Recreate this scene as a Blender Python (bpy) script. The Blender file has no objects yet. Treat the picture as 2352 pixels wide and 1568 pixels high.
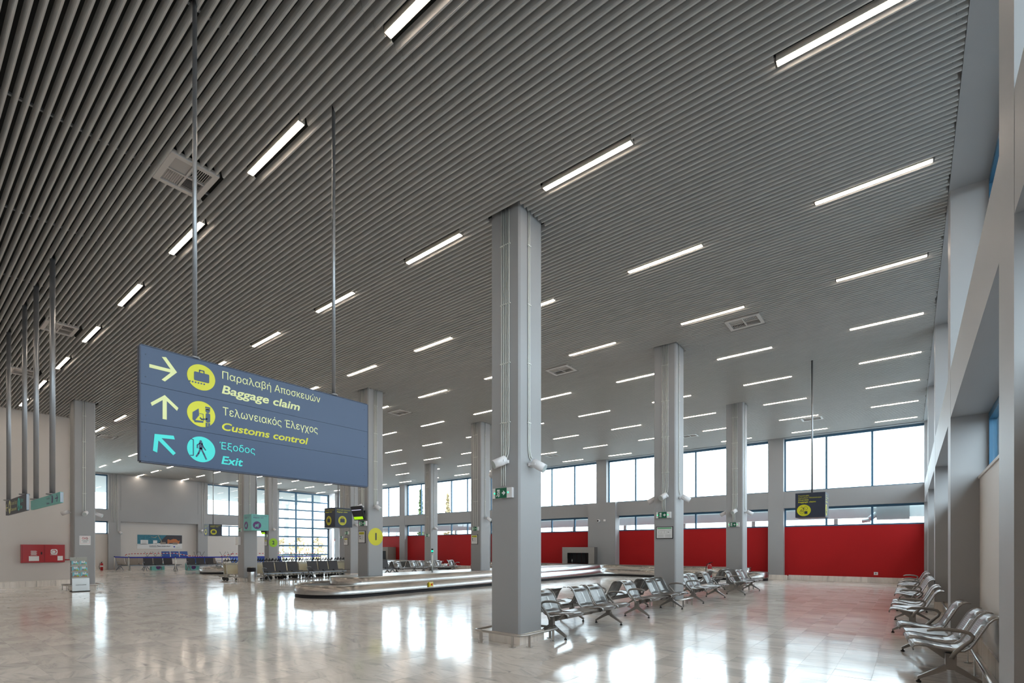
import bpy, math, random
from mathutils import Vector, Matrix
from mathutils.geometry import delaunay_2d_cdt
random.seed(7)
R = math.radians
SC = bpy.context.scene
COL = SC.collection
EYE = 1.60
CEIL = 7.28

# ------------------------------------------------------------------ camera
cam = bpy.data.objects.new('camera', bpy.data.cameras.new('camera'))
COL.objects.link(cam)
cam.location = (0, 0, EYE)
cam.rotation_euler = (R(90), 0, R(38.391))
cam.data.sensor_width = 36.0
cam.data.lens = 36.0 * 1152.9 / 2352
cam.data.shift_y = (1259.63 - 784) / 2352
cam.data.clip_start = 0.05
cam.data.clip_end = 500
SC.camera = cam

# ------------------------------------------------------------------ sky, exposure
SKY = 4.4
LAMP = 15.0
w = bpy.data.worlds.new('sky'); SC.world = w
w.use_nodes = True
bg = w.node_tree.nodes['Background']
bg.inputs[0].default_value = (0.80, 0.905, 1.0, 1)
bg.inputs[1].default_value = SKY
SC.view_settings.view_transform = 'Standard'
SC.view_settings.look = 'None'
SC.view_settings.gamma = 1.0
SC.view_settings.use_curve_mapping = False
SC.view_settings.exposure = 1.12
cy = SC.cycles
cy.use_denoising = True
cy.max_bounces = 7
cy.diffuse_bounces = 5
cy.glossy_bounces = 4
cy.transmission_bounces = 4
cy.transparent_max_bounces = 12
cy.caustics_reflective = False
cy.caustics_refractive = False
cy.sample_clamp_indirect = 6.0


def portal(loc, sx, sy, rot):
    l = bpy.data.lights.new('window_portal', 'AREA')
    l.shape = 'RECTANGLE'; l.size = sx; l.size_y = sy
    l.cycles.is_portal = True
    o = bpy.data.objects.new('window_portal', l)
    o.location = loc; o.rotation_euler = rot
    COL.objects.link(o)


# ------------------------------------------------------------------ materials
MATS = {}


def mat(name, color, rough=0.5, metal=0.0, var=0.06, scale=3.0, bump=0.0, bscale=40.0, spec=0.5, emit=None, es=0.0):
    m = bpy.data.materials.new(name); m.use_nodes = True
    nt = m.node_tree; b = nt.nodes['Principled BSDF']
    b.inputs['Roughness'].default_value = rough
    b.inputs['Metallic'].default_value = metal
    b.inputs['Specular IOR Level'].default_value = spec
    if emit:
        b.inputs['Emission Color'].default_value = (*emit, 1)
        b.inputs['Emission Strength'].default_value = es
    tc = nt.nodes.new('ShaderNodeTexCoord')
    n = nt.nodes.new('ShaderNodeTexNoise')
    n.inputs['Scale'].default_value = scale
    n.inputs['Detail'].default_value = 4
    nt.links.new(tc.outputs['Object'], n.inputs['Vector'])
    mx = nt.nodes.new('ShaderNodeMix'); mx.data_type = 'RGBA'
    mx.inputs[6].default_value = (*[c * (1 - var) for c in color], 1)
    mx.inputs[7].default_value = (*[min(1, c * (1 + var)) for c in color], 1)
    nt.links.new(n.outputs[0], mx.inputs[0])
    nt.links.new(mx.outputs[2], b.inputs['Base Color'])
    if bump:
        n2 = nt.nodes.new('ShaderNodeTexNoise'); n2.inputs['Scale'].default_value = bscale
        nt.links.new(tc.outputs['Object'], n2.inputs['Vector'])
        bp = nt.nodes.new('ShaderNodeBump'); bp.inputs['Strength'].default_value = bump
        bp.inputs['Distance'].default_value = 0.01
        nt.links.new(n2.outputs[0], bp.inputs['Height'])
        nt.links.new(bp.outputs[0], b.inputs['Normal'])
    MATS[name] = m
    return m


def M(n): return MATS[n]


mat('slat_paint', (0.52, 0.515, 0.505), 0.42, var=0.05)
mat('plenum_black', (0.012, 0.012, 0.012), 0.9)
mat('grey_paint', (0.335, 0.335, 0.34), 0.55, var=0.03, scale=1.2, bump=0.05)
mat('cream_paint', (0.62, 0.57, 0.53), 0.6, var=0.03, scale=1.0)
mat('white_wall', (0.60, 0.56, 0.53), 0.6, var=0.03, scale=0.8)
mat('red_paint', (0.42, 0.008, 0.010), 0.6, spec=.25, var=0.05, scale=1.0)
mat('blue_frame', (0.035, 0.12, 0.21), 0.4)
mat('navy_sign', (0.031, 0.056, 0.118), 0.42, var=0.02)
mat('navy_edge', (0.035, 0.045, 0.08), 0.5)
mat('dark_sign', (0.022, 0.028, 0.05), 0.45, var=0.02)
mat('teal_sign', (0.16, 0.47, 0.44), 0.5, var=0.02)
mat('purple_print', (0.12, 0.035, 0.17), 0.5)
mat('yellow_print', (0.62, 0.58, 0.012), 0.45)
mat('pale_yellow_print', (0.72, 0.72, 0.33), 0.45)
mat('cyan_print', (0.05, 0.68, 0.62), 0.45)
mat('lime_print', (0.30, 0.55, 0.01), 0.45)
mat('navy_print', (0.015, 0.02, 0.05), 0.5)
mat('black_print', (0.02, 0.02, 0.022), 0.5)
mat('grey_print', (0.25, 0.25, 0.25), 0.6)
mat('white_print', (0.75, 0.75, 0.75), 0.5)
mat('red_print', (0.6, 0.03, 0.03), 0.5)
mat('green_print', (0.0, 0.11, 0.055), 0.45)
mat('light_green_print', (0.1, 0.42, 0.18), 0.5)
mat('steel', (0.52, 0.50, 0.48), 0.30, metal=1.0, var=0.08, scale=2.0)
mat('brushed_steel', (0.46, 0.445, 0.43), 0.26, metal=1.0, var=0.10, scale=1.2)
mat('rod_metal', (0.30, 0.30, 0.31), 0.4, metal=0.8)
mat('chair_metal', (0.28, 0.27, 0.265), 0.34, metal=1.0, var=0.05)
mat('chair_frame', (0.27, 0.25, 0.235), 0.4, metal=0.7, var=0.05)
mat('grey_metal', (0.30, 0.32, 0.35), 0.4, metal=0.6)
mat('black_plastic', (0.014, 0.013, 0.015), 0.6, spec=.25)
mat('black_pad', (0.035, 0.031, 0.034), 0.6, bump=0.1)
mat('blue_pad', (0.02, 0.08, 0.30), 0.5)
mat('brown_pad', (0.26, 0.22, 0.19), 0.6)
mat('rubber', (0.015, 0.015, 0.015), 0.7)
mat('white_plastic', (0.72, 0.70, 0.71), 0.45, var=0.02)
mat('white_pipe', (0.66, 0.67, 0.63), 0.4, var=0.02)
mat('ac_white', (0.56, 0.53, 0.51), 0.5, var=0.02)
mat('cart_cream', (0.62, 0.55, 0.38), 0.5)
mat('cart_metal', (0.55, 0.52, 0.47), 0.35, metal=0.7)
mat('cabinet_red', (0.40, 0.006, 0.010), 0.32)
mat('belt_blue', (0.01, 0.025, 0.40), 0.6)
mat('belt_rubber', (0.022, 0.021, 0.021), 0.55, spec=.3)
mat('stop_yellow', (0.75, 0.6, 0.01), 0.4)
mat('plastic_clear_grey', (0.40, 0.41, 0.38), 0.3)
mat('grout', (0.42, 0.40, 0.38), 0.7)
mat('concrete_out', (0.42, 0.41, 0.385), 0.8, bump=0.2)
mat('shaded_ground_out', (0.13, 0.13, 0.13), 0.85, bump=0.2)  # ground right of the hall, its shade put into a darker colour
mat('canopy_grey', (0.42, 0.47, 0.47), 0.6)
mat('canopy_white', (0.36, 0.37, 0.37), 0.6)
mat('building_out', (0.65, 0.64, 0.60), 0.7)
mat('leaf_brown', (0.46, 0.37, 0.22), 0.8, var=0.3)
mat('leaf_green', (0.10, 0.14, 0.05), 0.8, var=0.3)
mat('bark', (0.12, 0.08, 0.05), 0.9)
mat('sea_print', (0.03, 0.17, 0.24), 0.5, var=0.6, scale=9)
mat('rock_print', (0.05, 0.045, 0.055), 0.6, var=0.5, scale=12)
mat('orange_print', (0.50, 0.16, 0.05), 0.5)
mat('screen_dark', (0.012, 0.014, 0.03), 0.15)
mat('screen_green', (0.2, 0.4, 0.0), 0.3, emit=(0.35, 0.7, 0.0), es=0.45)
mat('screen_white', (0.4, 0.4, 0.5), 0.3, emit=(0.6, 0.6, 0.8), es=0.35)
mat('led_green', (0.0, 0.6, 0.15), 0.3, emit=(0.0, 1.0, 0.3), es=1.5)
mat('lamp', (0.9, 0.85, 0.8), 0.4, emit=(1.0, 0.85, 0.70), es=LAMP)
mat('lamp_trim', (0.7, 0.66, 0.6), 0.4)
mat('brochure_blue', (0.20, 0.52, 0.60), 0.4, var=0.15, scale=14)
mat('brochure_mix', (0.35, 0.42, 0.16), 0.4, var=0.6, scale=30)
mat('sea_glass', (0.25, 0.3, 0.33), 0.3)


def glass(name, tint, refl=0.06):
    m = bpy.data.materials.new(name); m.use_nodes = True
    nt = m.node_tree; nt.nodes.clear()
    out = nt.nodes.new('ShaderNodeOutputMaterial')
    tr = nt.nodes.new('ShaderNodeBsdfTransparent'); tr.inputs[0].default_value = (*tint, 1)
    gl = nt.nodes.new('ShaderNodeBsdfGlossy'); gl.inputs['Roughness'].default_value = 0.02
    fr = nt.nodes.new('ShaderNodeFresnel'); fr.inputs[0].default_value = 1.45
    mx = nt.nodes.new('ShaderNodeMixShader')
    # thin pane: the same outside index on both faces
    ge = nt.nodes.new('ShaderNodeNewGeometry'); mr = nt.nodes.new('ShaderNodeMapRange')
    mr.inputs['To Min'].default_value = 1.45; mr.inputs['To Max'].default_value = 1 / 1.45
    nt.links.new(ge.outputs['Backfacing'], mr.inputs[0]); nt.links.new(mr.outputs[0], fr.inputs[0])
    nt.links.new(fr.outputs[0], mx.inputs[0])
    nt.links.new(tr.outputs[0], mx.inputs[1]); nt.links.new(gl.outputs[0], mx.inputs[2])
    nt.links.new(mx.outputs[0], out.inputs[0])
    MATS[name] = m


glass('window_glass', (0.93, 0.97, 0.97))


def perforated():
    m = bpy.data.materials.new('perforated_steel'); m.use_nodes = True
    nt = m.node_tree; b = nt.nodes['Principled BSDF']; out = nt.nodes['Material Output']
    b.inputs['Base Color'].default_value = (0.30, 0.295, 0.29, 1)
    b.inputs['Metallic'].default_value = 1.0; b.inputs['Roughness'].default_value = 0.33
    tc = nt.nodes.new('ShaderNodeTexCoord')
    vo = nt.nodes.new('ShaderNodeTexVoronoi'); vo.inputs['Scale'].default_value = 90
    vo.inputs['Randomness'].default_value = 0.0
    nt.links.new(tc.outputs['Object'], vo.inputs['Vector'])
    lt = nt.nodes.new('ShaderNodeMath'); lt.operation = 'LESS_THAN'; lt.inputs[1].default_value = 0.30
    nt.links.new(vo.outputs['Distance'], lt.inputs[0])
    tr = nt.nodes.new('ShaderNodeBsdfTransparent')
    mx = nt.nodes.new('ShaderNodeMixShader')
    nt.links.new(lt.outputs[0], mx.inputs[0]); nt.links.new(b.outputs[0], mx.inputs[1])
    nt.links.new(tr.outputs[0], mx.inputs[2]); nt.links.new(mx.outputs[0], out.inputs[0])
    MATS['perforated_steel'] = m


perforated()

TX0, TY0, TS = -0.37, 8.33, 0.411


def marble(name, floor=True):
    m = bpy.data.materials.new(name); m.use_nodes = True
    nt = m.node_tree; N = nt.nodes; L = nt.links; b = N['Principled BSDF']
    geo = N.new('ShaderNodeNewGeometry')
    sep = N.new('ShaderNodeSeparateXYZ'); L.new(geo.outputs['Position'], sep.inputs[0])

    def mth(op, a, bb=None):
        n = N.new('ShaderNodeMath'); n.operation = op
        for i, v in enumerate((a, bb)):
            if v is None: continue
            if isinstance(v, (int, float)): n.inputs[i].default_value = v
            else: L.new(v, n.inputs[i])
        return n.outputs[0]
    sz = TS if floor else 0.6
    ix = mth('FLOOR', mth('DIVIDE', mth('SUBTRACT', sep.outputs[0], TX0), sz))
    iy = mth('FLOOR', mth('DIVIDE', mth('SUBTRACT', sep.outputs[1], TY0), sz))
    cmb = N.new('ShaderNodeCombineXYZ'); L.new(ix, cmb.inputs[0]); L.new(iy, cmb.inputs[1])
    wn = N.new('ShaderNodeTexWhiteNoise'); wn.noise_dimensions = '2D'
    L.new(cmb.outputs[0], wn.inputs['Vector'])
    # tile-wise shifted coordinates, veins run mostly along x
    off = N.new('ShaderNodeVectorMath'); off.operation = 'SCALE'
    L.new(wn.outputs['Color'], off.inputs[0]); off.inputs['Scale'].default_value = 60
    add = N.new('ShaderNodeVectorMath'); add.operation = 'ADD'
    L.new(geo.outputs['Position'], add.inputs[0]); L.new(off.outputs[0], add.inputs[1])
    ang = mth('MULTIPLY', mth('SUBTRACT', wn.outputs['Value'], 0.5), 1.1)
    rot = N.new('ShaderNodeVectorRotate'); rot.rotation_type = 'Z_AXIS'
    L.new(add.outputs[0], rot.inputs['Vector']); L.new(ang, rot.inputs['Angle'])
    mp = N.new('ShaderNodeMapping')
    mp.inputs['Scale'].default_value = (0.9, 5.5, 1.0) if floor else (4.0, 4.0, 0.5)
    L.new(rot.outputs[0], mp.inputs['Vector'])
    n1 = N.new('ShaderNodeTexNoise'); n1.inputs['Scale'].default_value = 1.6; n1.inputs['Detail'].default_value = 7
    n1.inputs['Roughness'].default_value = 0.62; n1.inputs['Distortion'].default_value = 0.7
    L.new(mp.outputs[0], n1.inputs['Vector'])
    cr = N.new('ShaderNodeValToRGB')
    e = cr.color_ramp.elements
    e[0].position = 0.24; e[0].color = (0.30, 0.285, 0.28, 1)
    e[1].position = 0.47; e[1].color = (0.75, 0.69, 0.635, 1)
    k = e.new(0.35); k.color = (0.59, 0.55, 0.515, 1)
    k = e.new(0.66); k.color = (0.83, 0.77, 0.715, 1)
    L.new(n1.outputs[0], cr.inputs[0])
    hsv = N.new('ShaderNodeHueSaturation')
    L.new(cr.outputs[0], hsv.inputs['Color'])
    sw = N.new('ShaderNodeSeparateColor'); L.new(wn.outputs['Color'], sw.inputs[0])
    val = mth('ADD', mth('MULTIPLY', mth('POWER', sw.outputs[1], 2.5), -0.24), 1.06)
    L.new(val, hsv.inputs['Value'])
    L.new(hsv.outputs[0], b.inputs['Base Color'])
    b.inputs['Specular IOR Level'].default_value = 0.55
    # polish: roughness drifts, very shallow waviness
    n2 = N.new('ShaderNodeTexNoise'); n2.inputs['Scale'].default_value = 0.5
    L.new(geo.outputs['Position'], n2.inputs['Vector'])
    mr = N.new('ShaderNodeMapRange'); mr.inputs['To Min'].default_value = 0.06; mr.inputs['To Max'].default_value = 0.19
    L.new(n2.outputs[0], mr.inputs[0]); L.new(mr.outputs[0], b.inputs['Roughness'])
    n3 = N.new('ShaderNodeTexNoise'); n3.inputs['Scale'].default_value = 2.2; n3.inputs['Detail'].default_value = 1
    L.new(geo.outputs['Position'], n3.inputs['Vector'])
    bp = N.new('ShaderNodeBump'); bp.inputs['Strength'].default_value = 0.25; bp.inputs['Distance'].default_value = 0.004
    L.new(n3.outputs[0], bp.inputs['Height']); L.new(bp.outputs[0], b.inputs['Normal'])
    MATS[name] = m


marble('marble')
marble('marble_skirting', False)

# ------------------------------------------------------------------ mesh helpers


class MB:
    def __init__(s): s.v = []; s.f = []; s.sm = []

    def face(s, idx, sm=False): s.f.append(tuple(idx)); s.sm.append(sm)

    def box(s, x0, x1, y0, y1, z0, z1):
        return s.obox(((x0 + x1) / 2, (y0 + y1) / 2, (z0 + z1) / 2), (abs(x1 - x0), abs(y1 - y0), abs(z1 - z0)))

    def obox(s, c, size, rot=None):
        n = len(s.v); c = Vector(c)
        for dz in (-.5, .5):
            for dx, dy in ((-.5, -.5), (.5, -.5), (.5, .5), (-.5, .5)):
                p = Vector((dx * size[0], dy * size[1], dz * size[2]))
                if rot is not None: p = rot @ p
                s.v.append(tuple(c + p))
        for q in ((3, 2, 1, 0), (4, 5, 6, 7), (0, 1, 5, 4), (1, 2, 6, 5), (2, 3, 7, 6), (3, 0, 4, 7)):
            s.face([n + i for i in q])
        return s

    def prism(s, poly, a, b, axis='z', sm=False):
        """poly: 2-D outline; extruded along axis from a to b. axis x: poly=(y,z); y: (x,z); z: (x,y)"""
        n = len(s.v); k = len(poly)

        def P(p, t):
            return {'x': (t, p[0], p[1]), 'y': (p[0], t, p[1]), 'z': (p[0], p[1], t)}[axis]
        for t in (a, b): s.v += [P(p, t) for p in poly]
        s.face(range(n + k - 1, n - 1, -1)); s.face(range(n + k, n + 2 * k))
        for i in range(k):
            j = (i + 1) % k
            s.face((n + i, n + j, n + k + j, n + k + i), sm)
        return s

    def bar(s, p0, p1, wd, ht, up=(0, 0, 1)):
        p0 = Vector(p0); p1 = Vector(p1); d = p1 - p0; l = d.length; d.normalize()
        u = Vector(up); x = d.cross(u)
        if x.length < 1e-4: x = d.cross(Vector((1, 0, 0)))
        x.normalize(); u = x.cross(d)
        return s.obox((p0 + p1) / 2, (wd, l, ht), Matrix((x, d, u)).transposed())

    def tube(s, path, r, n=8, closed=False, caps=True, rz=None):
        path = [Vector(p) for p in path]; k = len(path); base = len(s.v)
        prevx = None
        for i, p in enumerate(path):
            if closed: d = path[(i + 1) % k] - path[i - 1]
            elif i == 0: d = path[1] - p
            elif i == k - 1: d = p - path[i - 1]
            else: d = (path[i + 1] - p).normalized() + (p - path[i - 1]).normalized()
            d.normalize()
            if prevx is None:
                a = Vector((0, 0, 1)) if abs(d.z) < .9 else Vector((1, 0, 0))
                x = d.cross(a).normalized()
            else:
                x = (prevx - d * prevx.dot(d)).normalized()
            prevx = x; y = d.cross(x)
            rr = r[i] if isinstance(r, (list, tuple)) else r
            for j in range(n):
                t = 2 * math.pi * j / n
                s.v.append(tuple(p + x * (rr * math.cos(t)) + y * ((rz or rr) * math.sin(t))))
        for i in range(k if closed else k - 1):
            a = base + i * n; b = base + ((i + 1) % k) * n
            for j in range(n):
                j2 = (j + 1) % n
                s.face((a + j, a + j2, b + j2, b + j), True)
        if caps and not closed:
            s.face(range(base + n - 1, base - 1, -1)); s.face(range(base + (k - 1) * n, base + k * n))
        return s

    def cyl(s, p0, p1, r, n=16): return s.tube([p0, p1], r, n)

    def lathe(s, prof, c=(0, 0, 0), n=20):
        base = len(s.v); k = len(prof)
        for (r, z) in prof:
            for j in range(n):
                t = 2 * math.pi * j / n
                s.v.append((c[0] + r * math.cos(t), c[1] + r * math.sin(t), c[2] + z))
        for i in range(k - 1):
            for j in range(n):
                j2 = (j + 1) % n
                s.face((base + i * n + j, base + i * n + j2, base + (i + 1) * n + j2, base + (i + 1) * n + j), True)
        s.face(range(base + n - 1, base - 1, -1)); s.face(range(base + (k - 1) * n, base + k * n))
        return s

    def shell(s, prof, y0, y1, th=0.004):
        """profile (x,z) polyline swept in y, thickened"""
        k = len(prof); off = []
        for i in range(k):
            a = Vector(prof[max(0, i - 1)]); b = Vector(prof[min(k - 1, i + 1)])
            d = (b - a).normalized(); off.append((prof[i][0] - d.y * th, prof[i][1] + d.x * th))
        n = len(s.v)
        for y in (y0, y1):
            s.v += [(p[0], y, p[1]) for p in prof] + [(p[0], y, p[1]) for p in off]
        m = 2 * k
        for i in range(k - 1):
            s.face((n + i, n + i + 1, n + m + i + 1, n + m + i), True)
            s.face((n + k + i + 1, n + k + i, n + m + k + i, n + m + k + i + 1), True)
            s.face((n + i + 1, n + i, n + k + i, n + k + i + 1))
            s.face((n + m + i, n + m + i + 1, n + m + k + i + 1, n + m + k + i))
        for e in (0, k - 1):
            s.face((n + e, n + m + e, n + m + k + e, n + k + e))
        return s

    def mesh(s, name, origin=(0, 0, 0)):
        me = bpy.data.meshes.new(name)
        ox, oy, oz = origin
        me.from_pydata([(a - ox, b - oy, c - oz) for a, b, c in s.v], [], s.f)
        me.polygons.foreach_set('use_smooth', s.sm)
        me.update()
        return me

    def build(s, name, m, parent=None, origin=None):
        if origin is None: origin = parent.matrix_basis.translation if parent is not None and parent.get('_world') else (0, 0, 0)
        if parent is not None and parent.get('_sub'):
            origin = parent['_sub']
        me = s.mesh(name, origin)
        me.materials.append(M(m))
        o = bpy.data.objects.new(name, me); COL.objects.link(o)
        if parent is not None: o.parent = parent
        return o


def tag(o, label=None, cat=None, group=None, kind=None):
    if label: o['label'] = label
    if cat: o['category'] = cat
    if group: o['group'] = group
    if kind: o['kind'] = kind
    return o


def thing(name, label, cat, loc=(0, 0, 0), rz=0, group=None):
    """Empty at the thing's base; parts added with build() are given in world coordinates when loc is set here."""
    o = bpy.data.objects.new(name, None); COL.objects.link(o)
    o.empty_display_size = 0.2
    o.location = loc; o.rotation_euler = (0, 0, rz)
    o['_world'] = 1
    tag(o, label, cat, group, 'thing')
    return o


def sub(parent_part, root):
    """let build() treat parent_part (a part under root) as parent for world-coordinate sub-parts"""
    parent_part['_sub'] = tuple(root.location)
    return parent_part


def struct(name, mb, m, label=None, parent=None):
    o = mb.build(name, m, parent)
    if parent is None:
        o['kind'] = 'structure'
    if label: o['label'] = label
    return o


def copy_tree(o, parent=None):
    c = o.copy(); COL.objects.link(c)
    if parent is not None: c.parent = parent
    for ch in CHILDREN.get(o.name, ()):
        copy_tree(ch, c)
    return c


CHILDREN = {}


def index_children(root):
    for o in list(COL.objects):
        if o.parent is not None:
            CHILDREN.setdefault(o.parent.name, [])
            if o not in CHILDREN[o.parent.name]: CHILDREN[o.parent.name].append(o)


def dup(root, loc, rz, label, group=None):
    c = copy_tree(root)
    c.location = loc; c.rotation_euler = (0, 0, rz)
    c['label'] = label
    if group: c['group'] = group
    return c


TEXT_CACHE = {}


def text(s, m, parent, org, xdir, ndir, height, width=None, shear=0.0, bold=0.0, name='lettering', origin=None, align='LEFT'):
    """flat lettering: org = left end of the base line (world), cap height and width in metres"""
    key = (s, shear, bold)
    if key not in TEXT_CACHE:
        cu = bpy.data.curves.new('lettering', 'FONT'); cu.body = s; cu.size = 1.0
        cu.shear = shear; cu.resolution_u = 4; cu.fill_mode = 'NONE'
        to = bpy.data.objects.new('lettering', cu)
        COL.objects.link(to)
        me = bpy.data.meshes.new_from_object(to)
        COL.objects.unlink(to); bpy.data.objects.remove(to)
        co = [v.co.to_2d() for v in me.vertices]; nb = {}
        for e in me.edges:
            p, q = e.vertices; nb.setdefault(p, []).append(q); nb.setdefault(q, []).append(p)
        bpy.data.meshes.remove(me)
        loops = []; done = set()
        for st in sorted(nb):
            if st in done: continue
            lp = [st]; done.add(st); cur = st
            while True:
                # keep the point order of the outline, so that its direction survives
                nx = [k for k in nb[cur] if k not in done]
                if not nx: break
                nx = min(nx, key=lambda k: (k != cur + 1, k)); lp.append(nx); done.add(nx); cur = nx
            if len(lp) > 2: loops.append([co[k] for k in lp])

        # triangulate all outlines together, keep the triangles the outlines wind around
        P2, E2 = [], []
        for l in loops:
            n0 = len(P2); P2 += l
            E2 += [(n0 + i, n0 + (i + 1) % len(l)) for i in range(len(l))]
        rv, _, rf, _, _, _ = delaunay_2d_cdt(P2, E2, [], 0, 1e-5)
        bbs = [(min(p.x for p in l), max(p.x for p in l), min(p.y for p in l), max(p.y for p in l)) for l in loops]

        def winding(px, py_):
            wn_ = 0
            for l, (xa, xb, ya_, yb_) in zip(loops, bbs):
                if not (xa <= px <= xb and ya_ <= py_ <= yb_): continue
                for i in range(len(l)):
                    u, v = l[i - 1], l[i]
                    cr_ = (v.x - u.x) * (py_ - u.y) - (px - u.x) * (v.y - u.y)
                    if u.y <= py_ < v.y and cr_ > 0: wn_ += 1
                    elif v.y <= py_ < u.y and cr_ < 0: wn_ -= 1
            return wn_
        tv = [(p.x, p.y, 0) for p in rv]; tf = []
        for t3 in rf:
            if len(t3) != 3: continue
            if winding(sum(rv[k].x for k in t3) / 3, sum(rv[k].y for k in t3) / 3): tf.append(tuple(t3))
        if bold:
            for l in loops:
                for i in range(len(l)):
                    for q in stroke([tuple(l[i - 1]), tuple(l[i])], bold * 2):
                        n0 = len(tv); z_ = -.004 - .004 * (i % 3); tv += [(x_, y_, z_) for x_, y_ in q]; tf.append((n0, n0 + 1, n0 + 2, n0 + 3))
        TEXT_CACHE[key] = tv, tf
    vs, fs = TEXT_CACHE[key]
    if not vs: return None
    x0 = min(v[0] for v in vs); x1 = max(v[0] for v in vs)
    sy = height / 0.72
    sx = sy if width is None else width / (x1 - x0)
    X = Vector(xdir).normalized(); Nn = Vector(ndir).normalized(); U = Nn.cross(X)
    org = Vector(org)
    shift = 0 if align == 'LEFT' else (-(x1 - x0) * sx / 2)
    mb = MB()
    for v in vs:
        p = org + X * ((v[0] - x0) * sx + shift) + U * (v[1] * sy) + Nn * (v[2] * .1)
        mb.v.append(tuple(p))
    for f in fs: mb.face(f)
    return mb.build(name, m, parent, origin)


def flat(mb, pts, org, X, U, Nn, t=0.002):
    """thin flat outline: pts in (a along X, b along U)"""
    n = len(mb.v); k = len(pts)
    org = Vector(org); X = Vector(X); U = Vector(U); Nn = Vector(Nn)
    for d in (0, t):
        mb.v += [tuple(org + X * a + U * b + Nn * d) for a, b in pts]
    mb.face(range(n + k - 1, n - 1, -1)); mb.face(range(n + k, n + 2 * k))
    for i in range(k):
        j = (i + 1) % k
        mb.face((n + i, n + j, n + k + j, n + k + i))
    return mb


def circ(cx, cy, r, n=28, ry=None):
    return [(cx + r * math.cos(2 * math.pi * i / n), cy + (ry or r) * math.sin(2 * math.pi * i / n)) for i in range(n)]


def stroke(pts, wd):
    """outline list of quads for a polyline"""
    out = []
    for (a, b), (c, d) in zip(pts[:-1], pts[1:]):
        l = math.hypot(c - a, d - b) or 1; nx, ny = -(d - b) / l * wd / 2, (c - a) / l * wd / 2
        ex, ey = (c - a) / l * wd * .3, (d - b) / l * wd * .3
        out.append([(a - ex + nx, b - ey + ny), (a - ex - nx, b - ey - ny), (c + ex - nx, d + ey - ny), (c + ex + nx, d + ey + ny)])
    return out


def rect(a0, a1, b0, b1): return [(a0, b0), (a1, b0), (a1, b1), (a0, b1)]


def rounded(pts, rad, seg=8):
    """rounded closed polygon; rad per point or single"""
    out = []; k = len(pts)
    for i in range(k):
        r = rad[i] if isinstance(rad, (list, tuple)) else rad
        p = Vector(pts[i]); a = (Vector(pts[i - 1]) - p); b = (Vector(pts[(i + 1) % k]) - p)
        if r < 1e-4: out.append(tuple(p)); continue
        a.normalize(); b.normalize()
        half = math.acos(max(-1, min(1, a.dot(b)))) / 2
        t = r / math.tan(half); c = p + (a + b).normalized() * (r / math.sin(half))
        s0 = p + a * t - c; s1 = p + b * t - c
        a0 = math.atan2(s0.y, s0.x); a1 = math.atan2(s1.y, s1.x); d = a1 - a0
        while d > math.pi: d -= 2 * math.pi
        while d < -math.pi: d += 2 * math.pi
        for j in range(seg + 1):
            t2 = a0 + d * j / seg; out.append((c.x + r * math.cos(t2), c.y + r * math.sin(t2)))
    return out


ORD = ['zeroth', 'first', 'second', 'third', 'fourth', 'fifth', 'sixth', 'seventh', 'eighth', 'ninth', 'tenth', 'eleventh',
       'twelfth', 'thirteenth', 'fourteenth', 'fifteenth', 'sixteenth']

# ------------------------------------------------------------------ room shell
XW, YN, YS, XE = -47.5, 28.9, -6.0, 0.51     # faces of the four walls
XL, YL = -28.66, 5.3                         # near left wall and where it ends
ROOF = 8.6
# floor: bed of grout, marble tiles on top
floor = struct('floor', MB().box(-48.2, 1.4, -6.3, 29.6, -0.30, -0.0015), 'grout')
sy_, cy_ = math.sin(R(38.391)), math.cos(R(38.391))
tiles = []
ix0, ix1 = math.floor((-47.9 - TX0) / TS), math.floor((0.9 - TX0) / TS)
iy0, iy1 = math.floor((-6.0 - TY0) / TS), math.floor((29.2 - TY0) / TS)
for ix in range(ix0, ix1 + 1):
    for iy in range(iy0, iy1 + 1):
        x, y = TX0 + ix * TS, TY0 + iy * TS
        if x + TS < XL - .1 and y < YL - .1: continue
        mx_, my_ = x + TS / 2, y + TS / 2
        d = -sy_ * mx_ + cy_ * my_; r = cy_ * mx_ + sy_ * my_
        seen = d > 5.9 and abs(r / d) < 1.05
        tiles.append((d if seen else 999, x, y))
tiles.sort()


def tile_mb(mb, x, y):
    g = 0.0012; rnd = random.Random(int(x * 977) * 31 + int(y * 613))
    a, b = rnd.uniform(-1, 1) * 0.0007, rnd.uniform(-1, 1) * 0.0007
    n = len(mb.v); x0, x1, y0, y1 = x + g, x + TS - g, y + g, y + TS - g
    top = [(x0, y0, -a - b), (x1, y0, a - b), (x1, y1, a + b), (x0, y1, -a + b)]
    mb.v += [(p[0], p[1], -0.004) for p in top] + top
    mb.face((n + 4, n + 5, n + 6, n + 7))
    for i in range(4):
        j = (i + 1) % 4; mb.face((n + i, n + j, n + 4 + j, n + 4 + i))


for d, x, y in tiles[:300]:
    mb = MB(); tile_mb(mb, x, y); mb.build('tile', 'marble', floor)
mb = MB()
for d, x, y in tiles[300:]: tile_mb(mb, x, y)
tag(mb.build('tile_field', 'marble', floor), kind='stuff')


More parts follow.
